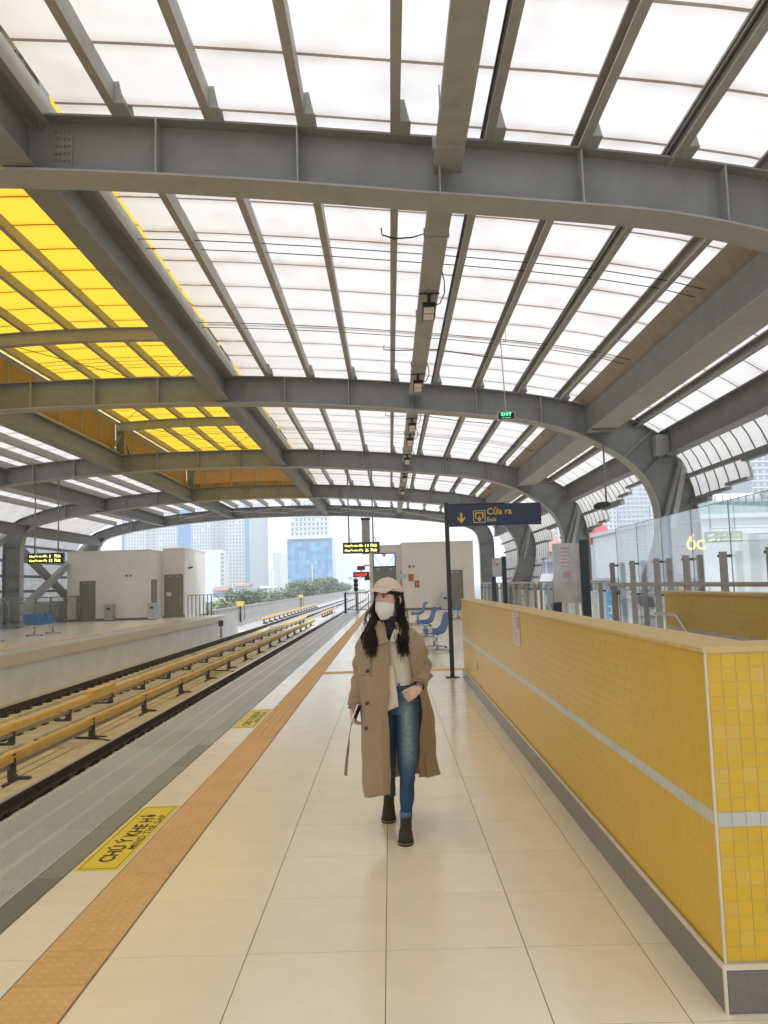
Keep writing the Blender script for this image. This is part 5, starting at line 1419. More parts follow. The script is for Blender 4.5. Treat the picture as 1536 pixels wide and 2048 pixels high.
# haze in the air
hz = MB(); hz.box(-2900, 2900, -70, 4900, GZ - 1.8, 150)
mh = bpy.data.materials.new('haze_air'); mh.use_nodes = True; tn = mh.node_tree; tn.nodes.clear()
oo = tn.nodes.new('ShaderNodeOutputMaterial'); pv = tn.nodes.new('ShaderNodeVolumePrincipled')
pv.inputs['Color'].default_value = (.93, .965, 1.0, 1); pv.inputs['Density'].default_value = 0.00075; pv.inputs['Anisotropy'].default_value = 0.0
tn.links.new(pv.outputs[0], oo.inputs['Volume'])
ho = hz.build('haze', mh); stuff(ho); tag(ho, 'pale blue haze fading the far towers', 'haze')

# ================================================================ THE WOMAN
Y0 = 5.17
def P(px, py, dy=0.0): return at(px, py, Y=Y0 + dy)
def crom(pts, n):
    """Catmull-Rom through Vectors, n samples in all"""
    out = []; k = len(pts) - 1
    for i in range(n):
        s_ = i / (n - 1) * k; a = min(int(s_), k - 1); t_ = s_ - a
        p0, p1, p2, p3 = pts[max(a - 1, 0)], pts[a], pts[a + 1], pts[min(a + 2, k)]
        out.append(0.5 * ((2 * p1) + (p2 - p0) * t_ + (2 * p0 - 5 * p1 + 4 * p2 - p3) * t_ * t_ + (3 * p1 - p0 - 3 * p2 + p3) * t_ ** 3))
    return out
def ering(pl, pr, py, yc, hd, n=24, pw=1.0, tilt=0.0):
    """ring seen between pixels pl..pr at height py, centred at depth yc with half depth hd"""
    a, b_ = P(pl, py, yc), P(pr, py, yc); c = (a + b_) / 2; w = (b_ - a) / 2; out = []
    for k in range(n):
        th = 2 * math.pi * k / n; cx, sy = math.cos(th), math.sin(th)
        cx = math.copysign(abs(cx) ** pw, cx); sy = math.copysign(abs(sy) ** pw, sy)
        out.append(c + w * cx + Vector((0, hd * sy, tilt * sy)))
    return out
def wob(p, amp, sc, seed=0.0):
    q = Vector((p.x * sc, p.y * sc, p.z * sc * .7 + seed)); return Vector((noise.noise(q), noise.noise(q + Vector((9, 3, 1))), noise.noise(q + Vector((4, 7, 2))) * .5)) * amp
def refine(rings, n):
    """more rings between the given ones"""
    cols = [crom([r[j] for r in rings], n) for j in range(len(rings[0]))]
    return [[cols[j][i] for j in range(len(cols))] for i in range(n)]

coat_c = lin(166, 134, 96)
def cloth(name, col, rough=.9, weave=900, bump=.25, var=.10, scale=25, sheen=.2, **k):
    m = pbr(name, col, rough, 0, var, scale, bump, weave, **k)
    b_ = [n for n in m.node_tree.nodes if n.type == 'BSDF_PRINCIPLED'][0]; b_.inputs['Sheen Weight'].default_value = sheen; return m
M['coat'] = cloth('camel_coat_cloth', (.335, .235, .135), .9, 500, .3, .14, 90)
M['coat_dark'] = cloth('coat_seam', (.16, .105, .06))
M['blouse'] = cloth('cream_blouse', (.66, .55, .44), .85, 400, .15, .06)
M['knit'] = cloth('black_turtleneck', (.012, .012, .013), .95, 500, .3)
M['denim_hem'] = cloth('denim_turnup', (.07, .15, .24), .85, 700, .3)
M['cap'] = cloth('beige_cap_cloth', (.64, .52, .39), .9, 600, .25, .06)
M['mask'] = cloth('white_face_mask', (.72, .69, .65), .8, 500, .1, .04)
M['boot'] = cloth('olive_brown_suede', (.036, .027, .011), .95, 300, .35, .25, 60, .05)
M['sole'] = pbr('boot_sole', (.015, .012, .01), .7)
M['welt'] = pbr('boot_welt', (.3, .24, .16), .7)
M['button'] = pbr('brown_button', (.05, .03, .018), .3)
def skin_mat():
    m = pbr('skin', (.66, .41, .30), .5, 0, .06, 30, .05, 400, spec=.35)
    b_ = [n for n in m.node_tree.nodes if n.type == 'BSDF_PRINCIPLED'][0]; b_.inputs['Subsurface Weight'].default_value = .12; b_.inputs['Subsurface Radius'].default_value = (.01, .004, .002); b_.inputs['Subsurface Scale'].default_value = .5; return m
M['skin'] = skin_mat()
def denim_mat():
    """indigo denim, worn pale along the front of the thighs"""
    m, t, out = nodes('blue_denim'); N = t.nodes.new; L = t.links.new
    b_ = N('ShaderNodeBsdfPrincipled'); L(b_.outputs[0], out.inputs[0]); b_.inputs['Roughness'].default_value = .9
    geo = N('ShaderNodeNewGeometry'); tc = N('ShaderNodeAttribute'); tc.attribute_name = 'wear'
    n1 = N('ShaderNodeTexNoise'); n1.inputs['Scale'].default_value = 45; n1.inputs['Detail'].default_value = 6; L(geo.outputs['Position'], n1.inputs['Vector'])
    mu = N('ShaderNodeMath'); mu.operation = 'MULTIPLY'; L(tc.outputs['Fac'], mu.inputs[0])
    mr = N('ShaderNodeMapRange'); mr.inputs[1].default_value = .25; mr.inputs[2].default_value = .7; mr.inputs[3].default_value = .45; mr.inputs[4].default_value = 1.2; L(n1.outputs[0], mr.inputs[0]); L(mr.outputs[0], mu.inputs[1])
    mx = N('ShaderNodeMixRGB'); mx.inputs[1].default_value = (.022, .062, .135, 1); mx.inputs[2].default_value = (.23, .29, .31, 1); L(mu.outputs[0], mx.inputs[0])
    n2 = N('ShaderNodeTexNoise'); n2.inputs['Scale'].default_value = 500; L(geo.outputs['Position'], n2.inputs['Vector'])
    bp = N('ShaderNodeBump'); bp.inputs['Strength'].default_value = .3; bp.inputs['Distance'].default_value = .004; L(n2.outputs[0], bp.inputs['Height']); L(bp.outputs[0], b_.inputs['Normal'])
    L(mx.outputs[0], b_.inputs['Base Color']); return m
M['denim'] = denim_mat()
M['hair'] = pbr('dark_brown_hair', (.017, .0085, .0055), .5, 0, .4, 60, spec=.25)

woman = thing('person', 'person in camel coat, beige cap and white mask, walking with one hand in pocket', 'person', (P(790, 1650).x, Y0, 0))
def wpart(name, mb, mat, parent=None, solid=0.0, sub=0):
    o = mb.build(name, mat); w = parent or woman
    o.parent = w
    if w is woman: o.matrix_parent_inverse = Matrix.Translation(-Vector(woman.location))
    if solid:
        s_ = o.modifiers.new('thickness', 'SOLIDIFY'); s_.thickness = solid; s_.offset = 0
    if sub:
        s_ = o.modifiers.new('smooth', 'SUBSURF'); s_.levels = sub; s_.render_levels = sub
    return o

# ---------------------------------------------------------------- body
HC = P(777, 1201, -.005); fy = R(36)
fd = Vector((-math.sin(fy), -math.cos(fy), 0.0)); sd = Vector((math.cos(fy), -math.sin(fy), 0.0)); ud = Vector((0, 0, 1))
def HL(a, f, z): return HC + (sd * a + fd * f + ud * z) * 1.05
body = MB()
rings = []
for i in range(17):
    ph = math.pi * (i + .5) / 17; zz = math.cos(ph); rr_ = math.sin(ph); ring = []
    for k in range(24):
        th = 2 * math.pi * k / 24; a, f = math.sin(th) * rr_, math.cos(th) * rr_
        jaw = 1 - .30 * max(0, -zz) ** 1.3; back = 1.0 if f > 0 else 1.08
        fz = f * .096 * back * (1 - .12 * max(0, -zz)) + (.012 * max(0, -zz) if f > 0 else 0)
        ring.append(HL(a * .074 * jaw, fz, zz * .113))
    rings.append(ring)
body.loft(rings, True)
body.tube([HL(0, .086, .034), HL(0, .099, -.002), HL(0, .108, -.03), HL(0, .092, -.038)], [.008, .011, .014, .010], 8)      # nose
for s_ in (-1, 1):
    body.tube([HL(s_ * .074, -.004, .02), HL(s_ * .083, -.012, .012), HL(s_ * .083, -.008, -.012), HL(s_ * .075, .002, -.03)], [.012, .015, .013, .008], 8, flat=.6)   # ears
body.tube([HC + Vector((0, .012, -.07)), P(779, 1240, .0), P(780, 1262, .01)], [.048, .047, .06], 14)
body.loft([ering(757, 806, 1252, .0, .055), ering(735, 836, 1268, .01, .085), ering(736, 835, 1300, .0, .1), ering(744, 828, 1345, .0, .09), ering(742, 832, 1385, .0, .1), ering(742, 834, 1420, .0, .1)], True)
body.tube([P(810, 1405, -.01), P(815, 1480, -.055), P(815, 1535, -.095), P(813, 1590, -.12), P(812, 1635, -.138), P(811, 1655, -.14)], [.065, .056, .044, .036, .028, .024], 12)
body.tube([P(770, 1405, 0), P(777, 1500, .05), P(779, 1535, .10), P(781, 1575, .25), P(782, 1586, .31), P(782, 1600, .32)], [.06, .044, .04, .03, .026, .024], 12)
body.tube([P(745, 1268, .01), P(725, 1308, .02), P(719, 1350, .02), P(709, 1414, -.03)], [.036, .032, .03, .024], 12)
body.tube([P(820, 1268, .01), P(840, 1302, .035), P(844, 1334, .03), P(838, 1376, -.1)], [.036, .032, .03, .024], 12)
def hand(wrist, fwd, nrm, side, curl, spread=.08, thumb=(.6, .5), s_=.95):
    """palm and five fingers; nrm is the palm side, side the thumb direction"""
    fwd = fwd.normalized(); nrm = (nrm - fwd * nrm.dot(fwd)).normalized(); lat = side.normalized() - fwd * side.normalized().dot(fwd); lat = (lat - nrm * lat.dot(nrm)).normalized()
    rings = []
    for d, w, h in ((-.01, .024, .018), (.02, .034, .016), (.05, .040, .015), (.082, .040, .012)):
        c = wrist + fwd * d * s_; rings.append([c + lat * (w * s_ * math.cos(2 * math.pi * k / 12)) + nrm * (h * s_ * math.sin(2 * math.pi * k / 12)) for k in range(12)])
    body.loft(rings, True)
    for i, (off, ln) in enumerate(((.029, .070), (.010, .078), (-.010, .073), (-.029, .058))):
        p = wrist + fwd * .08 * s_ + lat * off * s_; d = (fwd + lat * off * spread * 12).normalized(); path = [p - d * .012]; ang = 0
        for seg, fr in enumerate((.45, .32, .23)):
            path.append(p); ang = curl[i] * (.75 if seg == 0 else 1.0)
            d = (d * math.cos(ang) + nrm * math.sin(ang)).normalized(); nrm_l = nrm; p = p + d * ln * fr * s_
        path.append(p); body.tube(path, [.009, .0095, .009, .008, .006], 8)
    a, b_ = thumb
    p = wrist + fwd * .025 * s_ + lat * .028 * s_; d = (fwd * .75 + lat * a + nrm * b_).normalized()
    p1 = p + d * .04 * s_; d2 = (d + fwd * .5).normalized(); p2 = p1 + d2 * .033 * s_; p3 = p2 + (d2 + fwd * .3).normalized() * .022 * s_
    body.tube([p - d * .01, p, p1, p2, p3], [.012, .013, .0105, .0095, .007], 8)
# image-left hand curled round the phone; image-right hand slipped into the jeans pocket
hand(P(706, 1418, -.035), Vector((.0, -.25, -1)), Vector((.75, -.35, 0)), Vector((-.2, -1, 0)), (.95, 1.0, 1.05, 1.1), thumb=(.5, .6), s_=.85)
hand(P(839, 1377, -.125), Vector((-.86, -.12, -.5)), Vector((-.2, 1, -.25)), Vector((-.6, -.35, .3)), (.7, .75, .8, .8), thumb=(.15, -.15), s_=.92)
bo = wpart('body', body, M['skin'])
rm = bo.modifiers.new('fuse', 'REMESH'); rm.mode = 'VOXEL'; rm.voxel_size = .0045; rm.use_smooth_shade = True
sm = bo.modifiers.new('relax', 'SMOOTH'); sm.iterations = 3; sm.factor = .5

# face: eyes, brows, mask, ear loops
for s_ in (-1, 1):
    m = MB(); c = HL(s_ * .031, .085, .023)
    rings = [[c + sd * (.0125 * math.sin(math.pi * i / 8) * math.cos(2 * math.pi * k / 12)) + ud * (.0062 * math.sin(math.pi * i / 8) * math.sin(2 * math.pi * k / 12)) + fd * (.0065 * math.cos(math.pi * i / 8)) for k in range(12)] for i in range(9)]
    m.loft(rings, True); e_ = wpart('eye', m, pbr('eye_white', (.5, .45, .42), .25))
    m = MB(); c2 = c + fd * .004 + sd * -.003
    m.tube([c2, c2 + fd * .0035], .0055, 10); wpart('iris', m, pbr('iris', (.015, .008, .005), .15), e_)
    m = MB(); m.tube([HL(s_ * .014, .094, .037), HL(s_ * .03, .091, .042), HL(s_ * .05, .076, .038)], [.0035, .0045, .002], 6); wpart('eyebrow', m, M['hair'])
    m = MB(); m.tube([HL(s_ * .016, .093, .028), HL(s_ * .031, .0925, .031), HL(s_ * .047, .080, .026)], [.0016, .0028, .0015], 6); wpart('lash_line', m, M['hair'])
m = MB(); rings = []
for i in range(13):
    v = i / 12; z = -.018 - .096 * v; ring = []
    wdt = .069 * (1 - .42 * v ** 1.6)
    for k in range(21):
        u = -1 + k / 10; bulge = math.sin(math.pi * min(1, v * .9 + .1)) * .030 * (1 - abs(u) ** 1.4) - .005 * math.exp(-((v - .30) / .05) ** 2) - .005 * math.exp(-((v - .70) / .05) ** 2)
        f = .092 - .060 * u * u + bulge + .010 * (1 - abs(u)) * (1 - v) - .022 * max(0, v - .6)
        ring.append(HL(u * wdt, f, z + .016 * (1 - u * u) * (1 - v) - .004 * math.sin(5 * u) * v))
    rings.append(ring)
m.loft(rings, False, False); mk = wpart('face_mask', m, M['mask'], solid=.002, sub=1)
m = MB(); m.tube([rings[i][10] + fd * .002 for i in range(13)], .0012, 5); wpart('mask_seam', m, M['mask'], mk)
m = MB()
for s_ in (1, -1):
    m.tube([HL(s_ * .070, .034, .0), HL(s_ * .080, .008, .02), HL(s_ * .084, -.014, .03), HL(s_ * .083, -.022, .0), HL(s_ * .078, -.004, -.03), HL(s_ * .056, .04, -.07)], .0016, 5)
wpart('ear_loop', m, M['mask'], mk)

# cap
m = MB(); rings = []
for i in range(12):
    ph = (i / 11) * math.pi / 2; ring = []
    for k in range(32):
        th = 2 * math.pi * k / 32
        a, f = math.sin(th) * math.cos(ph), math.cos(th) * math.cos(ph); fz = f * (.108 if f > 0 else .112)
        dent = 1 - .012 * (abs(math.sin(3 * th)) < .12)
        ring.append(HL(a * .089 * dent, fz, .056 + math.sin(ph) * .088 - .030 * (f < 0) * abs(f) * math.cos(ph) + .006 * f))
    rings.append(ring)
m.loft(rings, True); cap_o = wpart('cap_crown', m, M['cap'])
m = MB(); top = []; 
for i in range(7):
    r_ = i / 6; row = []
    for k in range(17):
        u = -1 + k / 8; th = u * R(62)
        base = (math.sin(th) * .0885, math.cos(th) * .107); tip = (u * .080, .105 + .086 * math.sqrt(max(0, 1 - (u * .93) ** 2)) )
        a = base[0] + (tip[0] - base[0]) * r_; f = base[1] + (tip[1] - base[1]) * r_
        row.append(HL(a, f, .083 - .020 * r_ - .016 * (u * u) * (.4 + .6 * r_)))
    top.append(row)
m.loft(top, False, False); wpart('cap_brim', m, M['cap'], solid=.004)
m = MB(); c = HL(0, -.002, .143); m.tube([c, c + ud * .006], [.008, .005], 8); wpart('cap_button', m, M['cap'], cap_o)
m = MB(); m.tube([HL(math.sin(R(d)) * .0905, math.cos(R(d)) * .1095, .066 + .004 * math.cos(R(d))) for d in range(-70, 71, 14)], .0018, 5); wpart('brim_seam', m, M['coat_dark'], cap_o)

# hair: many tapering locks
hm = MB(); hr = random.Random(11)
def lock(pts, r0, n=10):
    q = crom(pts, n); w0 = hr.uniform(0, 6); q = [p + Vector((math.sin(w0 + i * 1.0), math.cos(w0 + i * .9) * .6, 0)) * (.0065 * i / n) for i, p in enumerate(q)]; rad = [r0 * (.75 + .5 * math.sin(math.pi * min(1, i / (n - 1) * 1.1))) * (1 - .75 * max(0, (i / (n - 1) - .6) / .4)) for i in range(n)]
    hm.tube(q, rad, 5, flat=.55)
def J(v, s_): return v + Vector((hr.gauss(0, s_), hr.gauss(0, s_), hr.gauss(0, s_ * .7)))
for i in range(230):       # image-left mass, falling over the shoulder
    s_ = hr.random(); end = hr.uniform(1288, 1316); sw = hr.uniform(-1, 1)
    lock([J(HL(-.074 + .01 * s_, .035 - .08 * s_, .045), .004), J(P(747 + 6 * s_, 1222, -.05 + .06 * s_), .006), J(P(740 + 12 * s_ + 3 * sw, 1248, -.10 + .04 * s_), .008),
          J(P(734 + 14 * s_ + 5 * sw, 1275, -.145 + .02 * s_), .010), J(P(733 + 16 * s_ + 6 * sw, end - 14, -.165), .011), J(P(736 + 14 * s_ + 8 * sw, end, -.17), .012)], hr.uniform(.003, .007), 14)
for i in range(210):       # image-right mass with the curled ends
    s_ = hr.random(); end = hr.uniform(1286, 1312); sw = hr.uniform(-1, 1)
    lock([J(HL(math.sin(R(92 + 55 * s_)) * .078, math.cos(R(92 + 55 * s_)) * .098, .045), .003), J(P(800 + 4 * s_, 1222, -.02 + .05 * s_), .005), J(P(803 + 8 * s_ + 2 * sw, 1250, -.08 + .03 * s_), .008),
          J(P(803 + 9 * s_ + 4 * sw, 1275, -.125), .009), J(P(800 + 10 * s_ + 5 * sw, end - 10, -.15), .010), J(P(806 + 6 * s_ + 7 * sw, end, -.16), .010)], hr.uniform(.003, .0065), 14)
for i in range(90):        # the back
    th = R(hr.uniform(105, 255)); a, f = math.sin(th) * .086, math.cos(th) * .106
    p = HL(a, f, .05); lock([J(p, .003), J(p + Vector((0, 0, -.09)), .006), J(Vector((p.x * .9 + HC.x * .1, max(p.y, Y0 + .02) + .02, HC.z - .18)), .012), J(Vector((p.x, Y0 + .14, HC.z - .3)), .02)], hr.uniform(.008, .012), 8)
for i in range(46):        # under the cap beside the face
    s_ = hr.choice((-1, 1)); u = hr.random()
    lock([J(HL(s_ * .074, .05 - .05 * u, .055), .002), J(HL(s_ * .079, .036 - .05 * u, .01), .003), J(HL(s_ * (.076), .02 - .04 * u, -.06), .005), J(HL(s_ * .085, .0, -.13), .008)], hr.uniform(.003, .006), 7)
hm.loft([[HL(math.sin(2 * math.pi * k / 20) * .076 * w, math.cos(2 * math.pi * k / 20) * .094 * w - .008, z) for k in range(20)] for z, w in ((.07, .98), (.045, 1.0), (.02, .93))], True)
for i in range(70):        # loose fly-away strands
    s_ = hr.choice((-1, 1)); x0 = 738 if s_ < 0 else 806; e_ = hr.uniform(1270, 1322); k = hr.uniform(-12, 10)
    hm.tube(crom([J(HL(s_ * .078, -.01, .03), .006), J(P(x0 + s_ * 2 + k * .4, 1230, -.04), .010), J(P(x0 + k * .8, 1258, -.11), .012), J(P(x0 + k, e_, -.16), .016)], 10), .0011, 4)
# the skull cap of hair only shows behind the ears
wpart('hair', hm, M['hair'])

# turtleneck, blouse
m = MB(); m.loft(refine([ering(757, 802, 1268, .0, .075), ering(762, 798, 1250, -.005, .062), ering(763, 796, 1238, -.01, .058), ering(765, 795, 1232, -.012, .055)], 10), False); wpart('turtleneck', m, M['knit'])
m = MB(); m.loft(refine([ering(752, 808, 1256, .005, .078, 32), ering(738, 834, 1280, .0, .108, 32), ering(740, 834, 1312, -.005, .116, 32), ering(744, 832, 1345, -.005, .112, 32), ering(747, 834, 1372, -.005, .118, 32), ering(748, 834, 1380, -.005, .108, 32)], 26), False)
for i, v in enumerate(m.v):
    p = Vector(v); m.v[i] = tuple(p + wob(p, .012, 14))
bl = wpart('blouse', m, M['blouse'])
def patch(name, pts, mat, parent=None, solid=.004, n=8):
    """small quad cloth patch from four corners"""
    a, b_, c, d = [Vector(p) for p in pts]; rows = []
    for i in range(n + 1):
        r_ = [a.lerp(d, i / n).lerp(b_.lerp(c, i / n), k / n) for k in range(n + 1)]; rows.append([p + wob(p, .006, 30) for p in r_])
    mm = MB(); mm.loft(rows, False, False); return wpart(name, mm, mat, parent, solid)
patch('neck_inset', [P(760, 1256, -.085), P(797, 1255, -.085), P(780, 1283, -.13), P(775, 1284, -.13)], M['knit'])
patch('blouse_collar', [P(758, 1262, -.118), P(766, 1258, -.12), P(776, 1284, -.142), P(762, 1283, -.138)], M['blouse'], bl)
patch('blouse_collar', [P(789, 1258, -.12), P(797, 1263, -.118), P(790, 1285, -.138), P(777, 1284, -.142)], M['blouse'], bl)
patch('blouse_tail', [P(768, 1330, -.135), P(786, 1330, -.135), P(797, 1412, -.148), P(770, 1426, -.15)], M['blouse'], bl, n=12)
m = MB(); m.tube([P(780, 1290, -.134), P(783, 1330, -.136), P(784, 1370, -.138)], .002, 5); wpart('blouse_placket', m, M['blouse'], bl)

# jeans
def leg_rings(spec, n=24): return [ering(*s_, n=24) for s_ in spec]
jm = MB(); jm.loft(refine([ering(750, 837, 1366, -.005, .112), ering(749, 838, 1385, -.005, .116), ering(748, 840, 1405, -.005, .116), ering(750, 838, 1425, -.01, .105)], 12), False)
legF = refine(leg_rings([(786, 839, 1405, -.01, .098), (789, 838, 1440, -.03, .09), (792, 837, 1480, -.055, .082), (796, 834, 1525, -.09, .068), (798, 832, 1545, -.10, .062), (799, 830, 1570, -.11, .060), (800, 827, 1600, -.125, .052), (801, 823, 1630, -.137, .044)]), 46)
legB = refine(leg_rings([(748, 792, 1405, .0, .098), (752, 796, 1450, .02, .088), (760, 793, 1500, .05, .07), (766, 791, 1535, .09, .06), (769, 791, 1558, .19, .055), (772, 792, 1590, .315, .048)]), 40)
for rs, sd_ in ((legF, 3.0), (legB, 8.0)):
    for i, r_ in enumerate(rs):
        f = i / (len(rs) - 1); k = .003 + .009 * math.exp(-((f - .62) / .09) ** 2) + .008 * max(0, f - .8)
        for j, p in enumerate(r_): r_[j] = p + wob(p, k * 1.6, 22, sd_) + Vector((0, 0, 0))
    jm.loft(rs, False)
jo = wpart('jeans', jm, M['denim'])
att = jo.data.attributes.new('wear', 'FLOAT', 'POINT')
vals = []
for v in jo.data.vertices:
    c = at(818, 1480, Y=v.co.y); zf = v.co.z; cx = at(816, 1480, Y=v.co.y).x
    w = math.exp(-((v.co.x - cx) / .036) ** 2) * math.exp(-((zf - P(0, 1475).z) / .22) ** 4) * (1 if v.co.y < Y0 - .06 else .1)
    vals.append(min(1, w * 1.0))
att.data.foreach_set('value', vals)
m = MB(); m.loft([ering(800, 823, 1621, -.133, .048), ering(799, 824, 1622, -.133, .052), ering(799.5, 823.5, 1633, -.138, .050), ering(801, 822, 1633, -.138, .044)], False); wpart('turn_up', m, M['denim_hem'], jo)
m = MB(); m.loft([ering(749, 838, 1367, -.005, .121), ering(748, 839, 1378, -.005, .122)], False); wpart('waistband', m, M['denim'], jo, solid=.003)
for px in (798, 826):
    m = MB(); m.box(-.006, .006, -.004, .004, -.02, .02, M=Matrix.Translation(P(px, 1373, -.125))); wpart('belt_loop', m, M['denim'], jo)
m = MB(); m.tube([P(801, 1382, -.118), P(806, 1396, -.118), P(822, 1403, -.112), P(838, 1400, -.06)], .0025, 5); wpart('pocket_seam', m, M['denim_hem'], jo)

# boots
def boot(toe, heel_up, ang, s_, name='boot'):
    """toe: ground point of the toe; the foot points towards -Y turned by ang; heel_up lifts the heel"""
    fw = Vector((math.sin(ang), -math.cos(ang), 0)); lt = Vector((math.cos(ang), math.sin(ang), 0))
    pitch = math.atan2(heel_up, .2)
    def L(a, f, z):       # f measured back from the toe tip
        ff = f * math.cos(pitch) - z * math.sin(pitch) * .0; zz = z + max(0, f - .07) * math.tan(pitch)
        return toe + (lt * a - fw * ff + Vector((0, 0, zz))) * 1.05
    m = MB(); rings = []
    for f, w, z0, z1 in ((.0, .012, .012, .026), (.008, .026, .010, .038), (.03, .038, .010, .052), (.06, .043, .012, .062), (.10, .041, .014, .082), (.14, .036, .020, .105), (.18, .034, .028, .11), (.215, .033, .030, .105), (.235, .024, .032, .095)):
        rings.append([L(w * math.cos(2 * math.pi * k / 16) * (1.0 if math.sin(2 * math.pi * k / 16) < 0 else .94), f, (z0 + z1) / 2 + (z1 - z0) / 2 * math.copysign(abs(math.sin(2 * math.pi * k / 16)) ** .8, math.sin(2 * math.pi * k / 16))) for k in range(16)])
    m.loft(refine(rings, 18), True)
    sh = []
    for z, w, d, f in ((.05, .034, .062, .172), (.08, .034, .056, .178), (.105, .035, .052, .180), (.122, .037, .052, .180)):
        sh.append([L(w * math.cos(2 * math.pi * k / 16), f + d * math.sin(2 * math.pi * k / 16), z) for k in range(16)])
    m.loft(refine(sh, 10), False)
    for i, v in enumerate(m.v): p = Vector(v); m.v[i] = tuple(p + wob(p, .005, 35))
    b_ = wpart(name, m, M['boot'])
    m = MB(); rings = []
    for z in (0.0, .010):
        rings.append([L(w * sg, f, z if f < .17 else z) for f, w, sg in [(.0, .012, -1), (.02, .036, -1), (.06, .046, -1), (.12, .041, -1), (.2, .035, -1), (.24, .022, -1), (.24, .022, 1), (.2, .035, 1), (.12, .041, 1), (.06, .046, 1), (.02, .036, 1), (.0, .012, 1)]])
    m.loft(rings, True, True, 0, False); so_ = wpart('sole', m, M['sole'], b_)
    m = MB(); rings = [[L(w * math.cos(2 * math.pi * k / 12), .205 + .032 * math.sin(2 * math.pi * k / 12), z) for k in range(12)] for z, w in ((.0, .028), (.032, .032))]
    m.loft(rings, True); wpart('heel', m, M['sole'], b_)
    m = MB(); m.tube([L(w * sg, f - .002, .0125) for f, w, sg in [(.1, .045, -1), (.05, .047, -1), (.018, .035, -1), (.0, .01, -1), (.0, .01, 1), (.018, .035, 1), (.05, .047, 1), (.1, .045, 1)]], .0025, 5); wpart('welt', m, M['welt'], b_)
    return b_
tf = at(811, 1694, Z=0); tb = at(777, 1648, Z=0)
boot(tf, .0, R(-3), 1)
boot(tb, .085, R(-2), 1)

# coat
CU, CV = 60, 54
lv = [
 [(768, 1243, -.06), (757, 1247, -.055), (748, 1250, .02), (778, 1240, .085), (808, 1249, .03), (800, 1246, -.045), (790, 1243, -.06)],
 [(772, 1262, -.115), (745, 1260, -.09), (728, 1268, .02), (778, 1256, .115), (834, 1268, .03), (812, 1258, -.085), (795, 1262, -.115)],
 [(776, 1290, -.150), (746, 1290, -.145), (717, 1288, .0), (778, 1288, .140), (846, 1292, .04), (830, 1290, -.10), (815, 1290, -.135)],
 [(777, 1330, -.162), (746, 1330, -.155), (718, 1330, .0), (778, 1330, .150), (848, 1330, .05), (834, 1330, -.09), (822, 1330, -.125)],
 [(777, 1375, -.165), (747, 1375, -.160), (719, 1375, -.01), (778, 1375, .155), (848, 1375, .08), (842, 1375, -.03), (835, 1375, -.08)],
 [(777, 1430, -.175), (748, 1430, -.170), (720, 1430, -.02), (775, 1430, .180), (860, 1430, .13), (850, 1430, .05), (841, 1430, .0)],
 [(779, 1510, -.190), (752, 1510, -.190), (724, 1510, -.03), (782, 1500, .240), (869, 1500, .26), (854, 1505, .20), (837, 1505, .15)],
 [(781, 1590, -.200), (755, 1592, -.200), (729, 1589, -.03), (782, 1556, .300), (877, 1546, .36), (857, 1554, .34), (836, 1554, .30)],
]
cr = [[P(a, b_, c) for a, b_, c in row] for row in lv]
cr = [crom(r_, CU) for r_ in cr]; cr = refine(cr, CV)
cen = P(785, 1420, .02)
for i, r_ in enumerate(cr):
    v = i / (CV - 1)
    for j, p in enumerate(r_):
        u = j / (CU - 1); d = Vector((p.x - cen.x, p.y - cen.y, 0)).normalized()
        fold = math.sin(u * 38 + 1.5 * math.sin(v * 5)) * .022 * max(0, v - .3) * (1 if .12 < u < .97 else .35)
        fold += math.sin(u * 17 + 4) * .016 * max(0, v - .3)
        r_[j] = p + d * fold + wob(p, .009 + .006 * v, 9)
m = MB(); m.loft(cr, False, False); coat = wpart('coat', m, M['coat'], solid=.006)
def sleeve(path, rads, seed, amp=.010):
    q = crom([Vector(p) for p in path], 34); rr2 = [v.x for v in crom([Vector((r_, 0, 0)) for r_ in rads], 34)]
    mm = MB(); mm.tube(q, rr2, 20, cap=False)
    for i, v in enumerate(mm.v):
        row = i // 20; f = row / 33; c = q[row]; p = Vector(v); d = (p - c).normalized()
        w = math.sin(row * 1.15 + 2.2 * math.sin((i % 20) / 20 * 6.28 + seed)) * amp * (.35 + math.exp(-((f - .55) / .2) ** 2) + .5 * (f > .85))
        mm.v[i] = tuple(p + d * w + wob(p, .008, 16, seed))
    return wpart('sleeve', mm, M['coat'], coat, solid=.004)
sl1 = sleeve([P(750, 1263, .015), P(736, 1280, .015), P(725, 1308, .02), P(719, 1350, .02), P(714, 1385, .0), P(710, 1417, -.03)], [.040, .053, .052, .047, .043, .042], 1.0, .006)
sl2 = sleeve([P(810, 1262, .015), P(826, 1280, .02), P(839, 1306, .035), P(844, 1334, .03), P(840, 1357, -.05), P(837, 1373, -.105)], [.040, .055, .055, .054, .049, .045], 4.0, .008)
for (a, b_, so_) in ((P(712, 1398, -.015), P(711, 1411, -.026), sl1), (P(841, 1360, -.06), P(838.5, 1369, -.09), sl2)):
    m = MB(); m.tube([a, b_], [.049, .049], 20, cap=False); wpart('cuff_strap', m, M['coat'], coat, solid=.006)
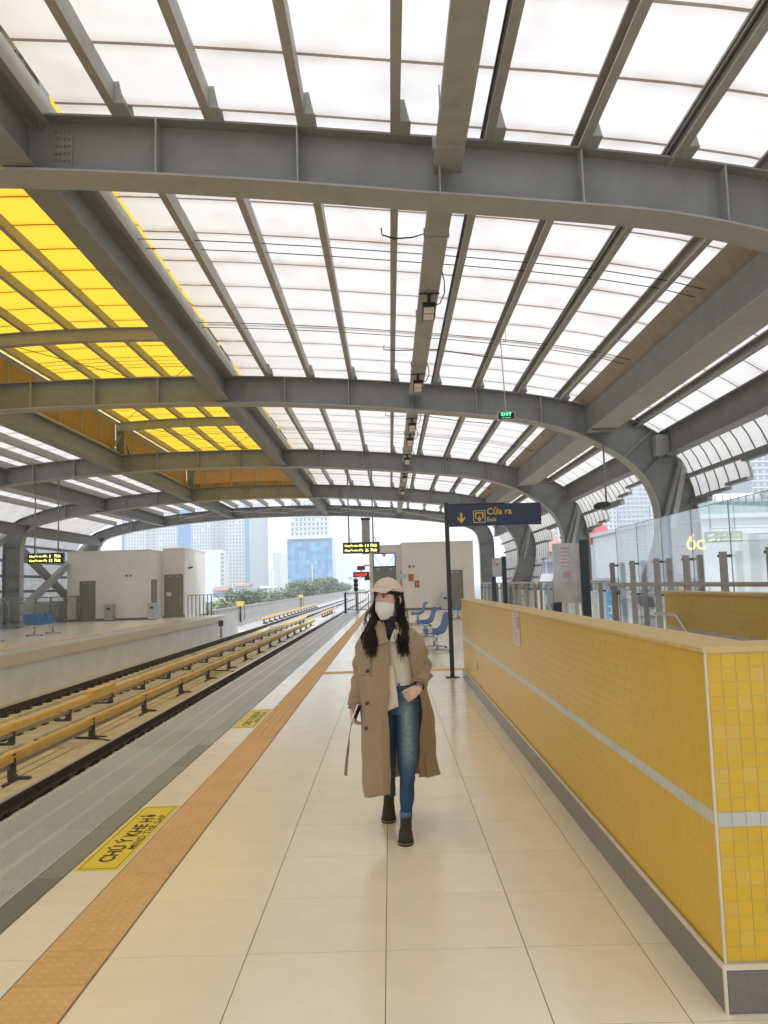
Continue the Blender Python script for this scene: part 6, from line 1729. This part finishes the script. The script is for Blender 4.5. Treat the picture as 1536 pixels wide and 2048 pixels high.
# lapels, storm flap, buttons, seams, pocket welt
patch('lapel', [P(752, 1254, -.115), P(766, 1256, -.135), P(779, 1284, -.168), P(757, 1290, -.172)], M['coat'], coat, .006)
patch('lapel', [P(797, 1258, -.06), P(810, 1258, -.05), P(832, 1316, -.118), P(820, 1318, -.145)], M['coat'], coat, .006)
patch('storm_flap', [P(812, 1262, -.1), P(832, 1268, -.06), P(838, 1320, -.085), P(829, 1322, -.118)], M['coat'], coat, .006)
patch('collar', [P(750, 1240, -.05), P(762, 1244, -.09), P(766, 1258, -.128), P(746, 1258, -.105)], M['coat'], coat, .006)
0 and patch('collar', [P(797, 1244, -.085), P(808, 1242, -.04), P(815, 1260, -.09), P(798, 1260, -.125)], M['coat'], coat, .006)
for (px, py, dy) in ((735, 1342, -.158), (734, 1407, -.172), (732, 1457, -.18)):
    c = P(px, py, dy - .012); m = MB(); m.tube([c + Vector((0, .004, 0)), c, c + Vector((0, -.004, 0))], [.0125, .0125, .009], 14); wpart('button', m, M['button'], coat)
m = MB(); m.tube([P(742, 1310, -.166), P(742, 1350, -.170)], .0022, 5); wpart('flap_seam', m, M['coat_dark'], coat)
m = MB(); m.tube([P(721, 1350, -.10), P(742, 1351, -.170)], .0022, 5); wpart('flap_seam', m, M['coat_dark'], coat)
patch('back_belt', [P(848, 1353, -.01), P(862, 1346, -.02), P(867, 1352, -.02), P(852, 1366, -.01)], M['coat'], coat, .006, 5)
# loose belt end trailing from the hand
ctr = crom([P(709, 1428, -.075), P(704, 1445, -.07), P(699, 1468, -.06), P(697, 1490, -.05), P(694, 1515, -.05), P(691, 1550, -.05)], 22)
m = MB(); rows = []
for i, p in enumerate(ctr):
    f = i / 21; tw = .25 + 1.25 * math.sin(math.pi * min(1, f * 1.35)) ; w = .020
    if f > .65: tw = .25 + 1.25 * math.sin(math.pi * min(1, .65 * 1.35)) * (1 - (f - .65) / .35)
    rows.append([p + Vector((math.cos(tw), math.sin(tw), (.25 if k else 0) * f * .1)) * (w * (k - .5)) + Vector((0, 0, -.008 * k * (f > .95))) for k in (0, 1)])
m.loft(rows, False, False); wpart('coat_belt', m, M['coat'], coat, solid=.003)
# phone in the hand
ph = thing('phone', 'white phone held in the person\'s lowered hand', 'phone', P(713, 1425, -.085))
m = MB(); Mt = Matrix.Rotation(R(24), 4, 'Y') @ Matrix.Rotation(R(68), 4, 'Z')
m.bev(-.034, .034, -.0045, .0045, -.055, .055, .003, M=Mt); m.build('phone_body', M['white_plastic'], ph)
m = MB(); m.box(-.031, .031, -.0052, -.0046, -.051, .051, M=Mt); m.build('phone_screen', M['black'], ph)
